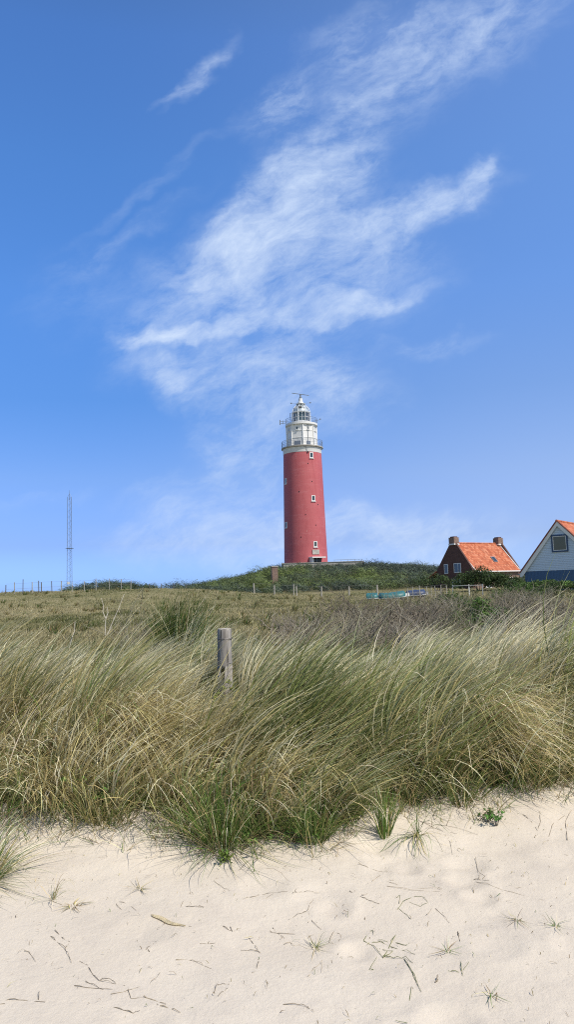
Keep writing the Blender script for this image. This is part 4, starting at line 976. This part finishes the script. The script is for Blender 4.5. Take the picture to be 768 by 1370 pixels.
tuft(420, 1122, 210, .40, 1.3, (1.3, .7, .3, .1, .3), 'bushy green grass clump at the sand edge left of the small upright tuft', wg=(.1, .3), dr=(.8, .5), rad=.08, seed=9, tilt=(.3, .4))
tuft(-22, 1180, 300, .52, 1.6, (.8, .8, .8, .5, .2), 'arching grass tuft reaching onto the sand at the left edge of the picture', wg=(.7, .3), dr=(1.0, .4), rad=.07, seed=10, tilt=(.5, .3))
tuft(558, 1117, 46, .40, 1.2, (1.2, .6, .5, .2, .3), 'drooping grass spray hanging over the sand right of the small upright tuft', wg=(.1, .4), dr=(2.4, .6), rad=.02, seed=11, tilt=(.7, .4), wind=(.3, -1, 0), curl=.5, az0=3.4)
tuft(422, 1270, 26, .10, 1.2, (1.2, .8, .6, .2, .2), 'tiny green grass sprout on the bare sand near the bottom centre', wg=(.1, .3), dr=(.6, .4), rad=.008, seed=12, tilt=(.8, .3), w=(.002, .0035))
tuft(622, 1232 + 0, 9, .10, 1.2, (.5, .6, .6, .2, 1.2), 'small dark grass sprout right of the tangled green grass', rad=.006, seed=13, tilt=(.9, .3), w=(.002, .0035)) if False else None
tuft(693, 1232, 16, .13, 1.2, (.4, .5, .6, .2, 1.4), 'small spiky brown grass sprout on the sand at the right', rad=.006, seed=14, tilt=(1.0, .3), w=(.002, .0035))
tuft(745, 1240, 14, .12, 1.2, (.9, .5, .6, .2, 1.0), 'small spiky grass sprout near the right edge of the sand', rad=.006, seed=15, tilt=(1.0, .3), w=(.002, .0035))
tuft(600, 1335 - 60, 0 + 12, .10, 1.2, (1.0, .5, .3, .1, .8), 'three bladed dark sprout right of the tangled green grass', rad=.005, seed=16, tilt=(.9, .3), w=(.003, .004))
tuft(658, 1332, 10, .12, 1.2, (1.2, .5, .3, .1, .8), 'dark green forked sprout near the bottom right of the sand', rad=.005, seed=18, tilt=(1.0, .3), w=(.003, .004))
tuft(187, 1190, 18, .13, 1.2, (.4, .5, .6, .2, 1.2), 'small dry grass sprout below the green clump on the left half of the sand', rad=.006, seed=19, tilt=(1.0, .3), w=(.002, .0035))
tuft(70, 1204, 22, .22, 1.2, (.5, .5, .8, .3, .8), 'arched dry grass sprout on the sand at the left', rad=.006, seed=20, tilt=(.5, .3), dr=(1.8, .3), w=(.002, .0035))
tuft(98, 1214, 34, .10, 1.2, (.1, .2, .9, .4, 1.2), 'flattened brown seed head lying on the sand at the left', rad=.03, seed=21, tilt=(1.4, .2), dr=(1.5, .3), w=(.002, .0045), name='seed_head')

def weed(px, py, n, rad, label, seed, Y=None, col=LG, leaf=.022, hgt=.07):
    rg = np.random.default_rng(seed); p = on_ground(px, py) if Y is None else Vector((at(px, py, Y).x, Y, 0)); p.z = Hs(p.x, p.y)
    t = thing('weed', p, 0, label, 'plant')
    cs = np.stack([rg.normal(0, rad, n), rg.normal(0, rad, n), rg.uniform(.2, 1, n) * hgt], -1)
    V, Q, C = leaves(cs, np.full(n, leaf * 1.4), 14, leaf, lambda i, p_, r: np.array(col) * r.uniform(.7, 1.6, len(i))[:, None], rg, .8, .1); np_mesh('foliage', V, Q, M_LEAF, t, C)
    f = MB()
    for c in cs: f.tube([(0, 0, -.01), (c[0] * .5, c[1] * .5, c[2] * .6), tuple(c)], .0018, 4)
    f.build('stems', M_BARK, t)
weed(652, 1100, 6, .032, 'small leafy green weed on the sand left of its bright neighbour', 1, col=MG)
weed(665, 1106, 6, .025, 'bright green leafy weed on the sand at the right', 2, col=(.10, .22, .05))
weed(350, 1122, 30, .10, 'low creeping green weed at the sand edge right of the bright green clump', 3, col=(.12, .21, .045))
weed(140, 1085, 40, .11, 'leafy green weed in front of the grass at the left', 4, col=(.11, .20, .045), hgt=.28)
weed(302, 1152, 8, .02, 'tiny yellow green weed on the sand under the green clump', 5, col=(.16, .22, .05), hgt=.04)
weed(397, 1126, 16, .05, 'small dark green weed beside the bushy green clump', 6, col=MG)
weed(448, 915 + 0, 0 + 1, .02, 'x', 7) if False else None
for i, (px, py, Y, lb) in enumerate(((222, 930, 6.6, 'small yellow green flowering weed in the grass left of the post'), (120, 955, 6.1, 'yellow green weed deep in the straw grass at the left'), (305, 925, 6.75, 'yellow green leafy weed at the foot of the weathered post'))):
    rg = np.random.default_rng(30 + i); p = at(px, py, Y); gz = Hs(p.x, Y); t = thing('weed', (p.x, Y, gz), 0, lb, 'plant'); n = 14; hh = max(.1, p.z - gz)
    cs = np.stack([rg.normal(0, .05, n), rg.normal(0, .05, n), hh + rg.normal(0, .03, n)], -1)
    V, Q, C = leaves(cs, np.full(n, .03), 12, .024, lambda i_, p_, r: np.array((.20, .24, .04)) * r.uniform(.7, 1.5, len(i_))[:, None], rg, .8, .1); np_mesh('foliage', V, Q, M_LEAF, t, C)
    f = MB(); [f.tube([(0, 0, 0), tuple(c)], .002, 4) for c in cs]; f.build('stems', M_BARK, t)

# ------------------------------------------------------------------ weathered post in the marram
def wood_post():
    Y = 7.0; tp = at(299.5, 841.5, Y); gz = Hs(tp.x, Y); h_ = tp.z - gz
    t = thing('wooden_post', (tp.x, Y, gz), R(20), 'weathered grey round wooden post standing in the marram grass', 'post')
    rg = random.Random(4); bm = bmesh.new(); n = 22; rings = []
    zs = [-.25, 0, .15, .3, h_ * .45, h_ * .5, h_ * .6, h_ * .75, h_ * .9, h_ - .02, h_]
    for z in zs:
        r_ = .068 - .004 * max(0, z) / h_ + (.004 if abs(z - h_ * .47) < .03 else 0); r_ -= .006 if z == h_ else 0
        ring_ = []
        for k in range(n):
            a = 2 * math.pi * k / n; rr = r_ * (1 + .035 * math.sin(3 * a + .6) + .02 * math.sin(7 * a + 1) + rg.uniform(-.008, .008)) - (.016 if k in (5,) and z > h_ * .3 else 0)
            ring_.append(bm.verts.new((rr * math.cos(a) + .006 * z, rr * math.sin(a), z + (rg.uniform(-.004, .008) if z == h_ else 0))))
        rings.append(ring_)
    for i in range(len(rings) - 1):
        for k in range(n): bm.faces.new([rings[i][k], rings[i][(k + 1) % n], rings[i + 1][(k + 1) % n], rings[i + 1][k]])
    me = bpy.data.meshes.new('shaft'); bm.to_mesh(me); bm.free(); me.materials.append(M_POST)
    me.polygons.foreach_set('use_smooth', [True] * len(me.polygons)); link(bpy.data.objects.new('shaft', me), t)
    cap = MB(); cap.lathe([(.060, h_ - .004), (.058, h_ + .004), (.03, h_ + .006)], 20); cap.build('sawn_top', M_ENDG, t).location = (.006 * h_, 0, 0)
    w_ = MB(); w_.ring((.005, 0, h_ - .085), .068, .0022, 28, 5); w_.ring((.005, 0, h_ - .092), .068, .002, 28, 5); w_.tube([(.06, -.04, h_ - .085), (.078, -.06, h_ - .09), (.07, -.07, h_ - .11)], .002, 4); w_.build('wire_loop', M_WIRE, t)
    w_ = MB(); w_.ring((.004, 0, h_ * .53), .069, .0018, 28, 5); w_.build('wire_loop', M_WIRE, t)
wood_post()

# ------------------------------------------------------------------ fences far back
def fence(posts, Y0, Y1, label, name='wire_fence', hgt=1.15, wires=(.5, .95), r=.042, mt=M_FPOST, darkset=(), tall=()):
    """posts: list of picture x of each post; distances run from Y0 to Y1"""
    P = []
    for i, px in enumerate(posts):
        Y = Y0 + (Y1 - Y0) * i / max(1, len(posts) - 1); x = at(px, 790, Y).x; P.append(Vector((x, Y, Hs(x, Y))))
    t = thing(name, P[0], 0, label, 'fence'); rg = random.Random(len(posts))
    for i, p in enumerate(P):
        q = p - P[0]; h_ = hgt * rg.uniform(.85, 1.1) * (1.25 if i in tall else 1); dx = rg.uniform(-.05, .05)
        MB().tube([q + Vector((0, 0, -.2)), q + Vector((dx, 0, h_))], r * rg.uniform(.85, 1.15), 7).build('fence_post', M_FPOSTD if i in darkset else mt, t)
    if wires:
        f = MB()
        for w_ in wires:
            f.tube([p - P[0] + Vector((0, -r, w_ * hgt)) for p in P], .007, 4)
        f.build('wire', M_WIRE, t)
    return t
fence([7, 19, 30, 42.5, 51.5, 55, 69, 82, 96, 112, 128, 146, 162, 174.5], 74, 80, 'long post and wire fence along the dune crest at the left', darkset=(0, 2, 4, 5, 6), tall=(2, 4))
fence([200, 216, 232, 249], 86, 92, 'short row of thin posts between the left crest and the bushy hill', hgt=.9, r=.04, mt=M_FPOSTD)
fence([340, 367, 393, 397, 430, 467, 505], 84, 84, 'spaced post and wire fence along the foot of the bushy hill', hgt=1.2, r=.085, tall=(2,))
fence([545, 553, 562, 571, 577, 583, 590, 598], 64, 70, 'close set grey paling fence right of the boats', hgt=1.1, r=.04)
# white gate by the bush
def gate():
    Y = 70; a = at(606, 786, Y); b = at(646, 786, Y); gz = Hs(a.x, Y); t = thing('rail_fence', (a.x, Y, gz), 0, 'white rail with a post in front of the dark bush by the brick house', 'fence')
    hz = .95
    for k in (0, .55, 1): MB().box(((b.x - a.x) * k, 0, hz / 2), (.08, .08, hz + .1)).build('fence_post', M_HULLG if k != .55 else M_HULL, t)
    MB().box(((b.x - a.x) / 2, -.07, hz - .05), (b.x - a.x, .03, .05)).build('rail', M_HULLG, t)
gate()

# ------------------------------------------------------------------ boats
def boat(px0, px1, Y, H0, label, hullm, tarpm, rise=.35, turn=0, beam=1.3, name='boat'):
    a = at(px0, 795, Y); b = at(px1, 795, Y); L = b.x - a.x; gz = Hs((a.x + b.x) / 2, Y)
    t = thing(name, ((a.x + b.x) / 2, Y, gz + .12), turn, label, 'boat')
    S = np.linspace(-.5, .5, 13); hull = bmesh.new(); rows = []
    for s in S:
        u_ = s + .5; wd = beam / 2 * (min(1, (1.02 - u_) * 2.6) ** .55 if u_ > .6 else .82 + .18 * (u_ / .6)); sheer = H0 * (.75 + rise * u_ ** 2.2); keel = .0 + .30 * max(0, u_ - .75) ** 1.3 * 2
        rows.append([hull.verts.new((s * L, wd * c_, keel + (sheer - keel) * k_)) for c_, k_ in ((-1, 1), (-.93, .55), (-.62, .15), (0, 0), (.62, .15), (.93, .55), (1, 1))])
    for i in range(len(rows) - 1):
        for k in range(6): hull.faces.new([rows[i][k], rows[i + 1][k], rows[i + 1][k + 1], rows[i][k + 1]])
    hull.faces.new(rows[0]); hull.faces.new(rows[-1][::-1])
    me = bpy.data.meshes.new('hull'); hull.normal_update(); hull.to_mesh(me); hull.free(); me.materials.append(hullm); link(bpy.data.objects.new('hull', me), t)
    tb = bmesh.new(); rows = []; rg = random.Random(int(px0))
    for s in S[:-2]:
        u_ = s + .5; wd = beam / 2 * (min(1, (1.02 - u_) * 2.6) ** .55 if u_ > .6 else .82 + .18 * (u_ / .6)) + .05; sheer = H0 * (.75 + rise * u_ ** 2.2)
        rows.append([tb.verts.new((s * L, wd * c_, sheer + z_ + rg.uniform(-.03, .03))) for c_, z_ in ((-1, -.22), (-1, .02), (-.5, .16), (0, .26), (.5, .16), (1, .02), (1, -.22))])
    for i in range(len(rows) - 1):
        for k in range(6): tb.faces.new([rows[i][k], rows[i][k + 1], rows[i + 1][k + 1], rows[i + 1][k]])
    tb.faces.new(rows[0][::-1]); tb.faces.new(rows[-1])
    me = bpy.data.meshes.new('tarpaulin'); tb.normal_update(); tb.to_mesh(me); tb.free(); me.materials.append(tarpm); me.polygons.foreach_set('use_smooth', [True] * len(me.polygons)); link(bpy.data.objects.new('tarpaulin', me), t)
    f = MB(); f.tube([tuple((S[i] * L, -(beam / 2 * (min(1, (1.02 - S[i] - .5) * 2.6) ** .55 if S[i] + .5 > .6 else .82 + .18 * ((S[i] + .5) / .6))) - .02, H0 * (.75 + rise * (S[i] + .5) ** 2.2) - .24)) for i in range(13)], .035, 5); f.build('rubbing_strake', M_HULL, t)
    for x in (-.3, .25): MB().box((x * L, 0, -.06), (.3, beam * .7, .16)).build('trestle', M_FPOSTD, t)
    return t
boat(508, 548, 66, .38, 'boat with white bow under a teal cover lying at the foot of the hill', M_HULL, M_TEAL, .55, R(4))
boat(490, 508, 68, .34, 'small dinghy under a teal cover left of the larger teal covered boat', M_TEAL, M_TEAL, .1, R(-5), 1.0)
boat(545, 573, 70, .46, 'boat under a dark navy cover behind the paling fence', M_HULLG, M_TARPN, .2, R(6))
# ------------------------------------------------------------------ litter on the sand
def stalk(polys, label, name='dry_stalk', r=.0022, cat='dry stalk', c=None, group=None, lift=.003):
    r = r * .60
    allp = [[on_ground(px, py) for px, py in pl_] for pl_ in polys]; o0 = allp[0][0].copy(); f = MB(); rg = random.Random(len(label) + int(polys[0][0][0]))
    for pts in allp:
        Pn = []
        for i in range(len(pts) - 1):
            for k in range(3):
                q = pts[i].lerp(pts[i + 1], k / 3); q.z = Hs(q.x, q.y) + rg.gauss(.002, .003); Pn.append(q - o0)
        q = pts[-1].copy(); q.z = Hs(q.x, q.y) + lift; Pn.append(q - o0); n = len(Pn)
        f.tube(Pn, [r * (1 - .55 * i / (n - 1)) for i in range(n)], 5)
    o = f.build(name, c or M_STK, None); o.location = o0; return tag(o, label, cat, group)
M_STK = mat('dry_stalk_brown', (0.26, 0.22, 0.165), .85, .3, 30, spec=.1); M_STKG = mat('green_stalk', (0.17, 0.185, 0.075), .7, .3, 30); M_STKP = mat('pale_stalk', (0.38, 0.32, 0.23), .85, .3, 30, spec=.1)
stalk([[(-8, 1340), (12, 1339), (32, 1338.5), (60, 1341.5)], [(51, 1338), (52, 1328)], [(-5, 1344), (6, 1344)]], 'long straight dry stalk at the bottom left corner of the sand', r=.0032)
stalk([[(67, 1253), (74, 1259), (86, 1270), (92, 1281), (95, 1290)], [(87, 1270), (91, 1264)], [(73, 1246), (84, 1256), (93, 1261)]], 'curved brown stalk with a side shoot in the left part of the sand', r=.0028)
stalk([[(105, 1286), (117, 1293)], [(118, 1295), (124, 1305), (132, 1313), (140, 1314), (155, 1317)], [(132, 1312), (146, 1309), (154, 1316)], [(114, 1314), (124, 1319), (138, 1325)], [(99, 1320), (118, 1323), (150, 1325)]], 'tangle of crossed brown stalks low on the left of the sand', r=.0026)
stalk([[(32, 1273), (38, 1275), (43, 1281), (47, 1288)]], 'short hooked brown stalk left of the curved one', r=.0024)
stalk([[(150, 1347), (165, 1352), (178, 1356), (187, 1353)], [(178, 1356), (170, 1353)]], 'forked dry stalk at the bottom beneath the crossed stalks', r=.0028)
stalk([[(148, 1332), (165, 1328), (186, 1321)], [(171, 1325), (175, 1337), (192, 1336)]], 'pale angled stalk to the right of the crossed stalks', c=M_STKP)
stalk([[(192, 1335), (207, 1339), (222, 1345)], [(214, 1346), (228, 1350), (241, 1357)]], 'pair of thick dry stalks end to end at the bottom left', r=.0036, c=M_STKP)
stalk([[(335, 1202), (348, 1198), (364, 1195), (385, 1194)], [(392, 1196), (397, 1190)], [(395, 1194.5), (406, 1193.5), (420, 1194)]], 'long thin twig with a dark knot under the bushy green clump', r=.0025)
stalk([[(412, 1220), (414, 1211), (420, 1203)], [(412, 1219), (399, 1225), (386, 1231)], [(412, 1219), (418, 1234), (430, 1245)]], 'three armed dry stalk in the middle of the sand', r=.0024)
stalk([[(235, 1285), (248, 1284), (262, 1288), (272, 1292), (283, 1297)]], 'long curved stalk below the pale husk', r=.0026, c=M_STKP)
stalk([[(267, 1263.5), (278, 1263), (288, 1263)], [(278, 1263), (280, 1260)]], 'short level stalk right of the pale husk', r=.0026)
stalk([[(333, 1256), (340, 1265), (348, 1277)], [(348, 1275), (335, 1272), (322, 1273)], [(346, 1288), (343, 1298), (337, 1303)]], 'angled pair of stalks left of the tiny green sprout', r=.0026)
stalk([[(379, 1345), (394, 1345), (408, 1347), (415, 1351), (420, 1355)]], 'bow shaped stalk near the bottom centre', r=.0026)
stalk([[(286, 1330), (290, 1319), (298, 1317), (307, 1318)], [(291, 1335), (297, 1329), (305, 1323)]], 'small square bent stalk near the bottom', r=.0026)
stalk([[(440, 1262), (443, 1254), (447, 1247), (456, 1251), (456, 1257), (450, 1264), (440, 1262)]], 'folded grass blade making a loop on the sand', r=.0024)
stalk([[(196, 1269), (200, 1274), (195, 1271), (203, 1264), (209, 1262)]], 'small V shaped stalk under the pale husk', r=.0022)
stalk([[(487, 1258), (493, 1248), (499, 1245), (500, 1252)], [(487, 1260), (500, 1267), (513, 1283)], [(513, 1283), (522, 1266), (530, 1253), (522, 1262), (506, 1259)], [(495, 1262), (510, 1261), (525, 1268), (540, 1272), (556, 1278)], [(513, 1281), (527, 1283), (543, 1282), (553, 1290)], [(541, 1284), (551, 1300), (556, 1312), (564, 1328)], [(513, 1283), (526, 1274), (512, 1271)], [(530, 1262), (543, 1266), (548, 1262)], [(545, 1290), (555, 1305), (560, 1320)], [(500, 1298), (494, 1299), (505, 1282)]],
      'tangled green and brown grass stems lying on the sand right of centre', name='grass_tangle', r=.0028, c=M_STKG, cat='grass stems')
stalk([[(468, 1158 + 35), (484, 1201), (498, 1207), (508, 1210)], [(484, 1200), (492, 1196)]], 'knotted dark stalk above the tangled green stems', r=.003)
stalk([[(532, 1218), (540, 1207), (552, 1201), (566, 1200), (573, 1208), (563, 1214), (548, 1208)], [(532, 1215), (545, 1226), (550, 1231)], [(530, 1203), (536, 1199), (534, 1210)]], 'looped green blades above the tangled green stems', c=M_STKG, cat='grass stems', name='grass_loop')
stalk([[(518, 1180), (535, 1186), (560, 1189), (592, 1190)], [(518, 1186), (550, 1192), (590, 1194)], [(522, 1179), (528, 1178)]], 'two thin parallel runners on the sand below the drooping spray', r=.0018, c=M_STKP)
stalk([[(480, 1157), (495, 1162), (512, 1167)], [(498, 1180), (509, 1172)]], 'short straight stalk left of the drooping spray', r=.0026, c=M_STKP)
stalk([[(583, 1216), (594, 1226), (602, 1236)], [(571, 1226), (578, 1217)]], 'slanted thin stalk right of the looped blades', r=.002)
stalk([[(612, 1247), (616, 1260)], [(613, 1248), (615, 1254)]], 'short thick dark splinter standing out right of the tangle', r=.004)
stalk([[(548, 1340), (551, 1322)]], 'upright short stalk under the tangled stems', r=.003, c=M_STKG)
stalk([[(585, 1314), (586, 1305)], [(583, 1316), (587, 1312)]], 'small dark curled bud near the tangle', r=.0045)
stalk([[(600, 1300), (606, 1301), (618, 1302), (628, 1288)], [(618, 1301), (620, 1307)], [(618, 1300), (617, 1288)]], 'dark forked twig between the tangle and the right edge', r=.003, c=M_STKG)
stalk([[(596, 1118), (603, 1128), (606, 1145)], [(637, 1150), (641, 1168), (650, 1174)]], 'thin brown runner on the slope at the right', r=.002)
stalk([[(636, 1180), (660, 1186), (700, 1198), (728, 1205)]], 'long faint runner crossing the sand at the right', r=.0018, c=M_STKP)
stalk([[(630, 1178), (640, 1178), (655, 1179)], [(641, 1177), (642, 1171)], [(646, 1177), (650, 1172)]], 'small dark sprouting twig at the right of the sand', r=.003)
stalk([[(540, 1093), (570, 1102), (600, 1106), (640, 1118)], [(560, 1098), (590, 1112), (612, 1116)], [(565, 1088), (566, 1103)], [(598, 1106), (604, 1090), (607, 1082)]], 'spread of thin brown runners on the slope under the grass', r=.0022, cat='runners')
stalk([[(700, 1090), (712, 1100), (720, 1112)], [(735, 1120), (742, 1100), (756, 1092)], [(760, 1125), (757, 1100), (766, 1085)], [(716, 1122), (724, 1100), (722, 1085)], [(742, 1072), (752, 1066), (768, 1060)]], 'dark wiry stems sticking out of the sand at the right edge', r=.003, cat='stems', name='wiry_stems')
stalk([[(286, 1180), (300, 1190), (308, 1192)], [(288, 1177), (292, 1176)], [(354, 1204), (366, 1196)]], 'faint thin curl below the bright green clump', r=.0018, c=M_STKP)
stalk([[(266, 1212), (273, 1215)], [(241, 1215), (245, 1207)], [(247, 1214), (262, 1214), (272, 1216)]], 'small brown fragments above the pale husk', r=.0026, cat='fragments')
stalk([[(65, 1205), (74, 1208), (82, 1211)]], 'small pale stalk left of the flattened seed head', r=.0026)
stalk([[(155, 1210), (157, 1214), (165, 1219), (173, 1221)], [(158, 1207), (172, 1210), (182, 1219)]], 'small curled stalk left of the pale husk', r=.002)
stalk([[(298, 1240), (306, 1245), (314, 1247)], [(308, 1241), (311, 1248)]], 'dark knotted stalk in the middle left of the sand', r=.003)
stalk([[(361, 1248), (372, 1250), (381, 1257)], [(365, 1242), (368, 1246)], [(372, 1250), (395, 1251)]], 'dark knotted stalk with long arm left of the folded loop', r=.0026)
stalk([[(380, 1265), (388, 1261), (392, 1266), (402, 1265)]], 'pale zigzag stalk left of the tiny green sprout', r=.002, c=M_STKP)
stalk([[(412, 1308), (420, 1296), (431, 1288), (430, 1303)]], 'thin faint bent stalk below the folded loop', r=.0018, c=M_STKP)
# pale husk
def husk():
    a = on_ground(202, 1226); b = on_ground(247, 1241); d = (b - a); L = d.length; me = bmesh.new(); rows = []
    n = 12; sd_ = Vector((-d.y, d.x, 0)).normalized()
    for i in range(n + 1):
        t = i / n; w_ = .014 * (math.sin(math.pi * min(1, t * 1.05) ** .7) ** .7 if 0 < t < .95 else .1); p = a.lerp(b, t) + sd_ * .006 * math.sin(t * 7); p.z = Hs(p.x, p.y) + .004
        rows.append([me.verts.new(p - a + sd_ * w_ * c_ + Vector((0, 0, h_))) for c_, h_ in ((-1, 0), (-.5, .004), (0, .003), (.5, .005), (1, 0))])
    for i in range(n):
        for k in range(4): me.faces.new([rows[i][k], rows[i + 1][k], rows[i + 1][k + 1], rows[i][k + 1]])
    r_ = bmesh.ops.solidify(me, geom=list(me.faces), thickness=.0015)
    m_ = bpy.data.meshes.new('husk'); me.normal_update(); me.to_mesh(m_); me.free(); m_.materials.append(M_HUSK); o = link(bpy.data.objects.new('husk', m_)); o.location = a
    tag(o, 'pale yellow flat husk lying on the sand, left of centre', 'husk')
husk()
def litter():
    rg = np.random.default_rng(99); N = 900
    y = rg.uniform(2.7, 5.1, N); x = rg.uniform(-2.6, 2.6, N); a = rg.uniform(0, 6.28, N); m = rg.uniform(0, 1, N) ** 2
    cb_, _ = pick_cols(N, .3, .2, .8, .2, 1.6, rg); cb_ *= .8
    V, Q, C = blades(np.stack([x, y, H(x, y) + .002], -1), a, np.full(N, 1.5), np.array([0, 0, 0.]), np.zeros(N), np.full(N, 1.2), .006 + .055 * m, rg.uniform(.0015, .0038, N), cb_, cb_, 5, rg=rg, curl=.9)
    tag(np_mesh('sand_litter', V, Q, M_DRY, col=C), 'tiny scattered dry grass bits on the pale sand', 'litter', kind='stuff')
litter()
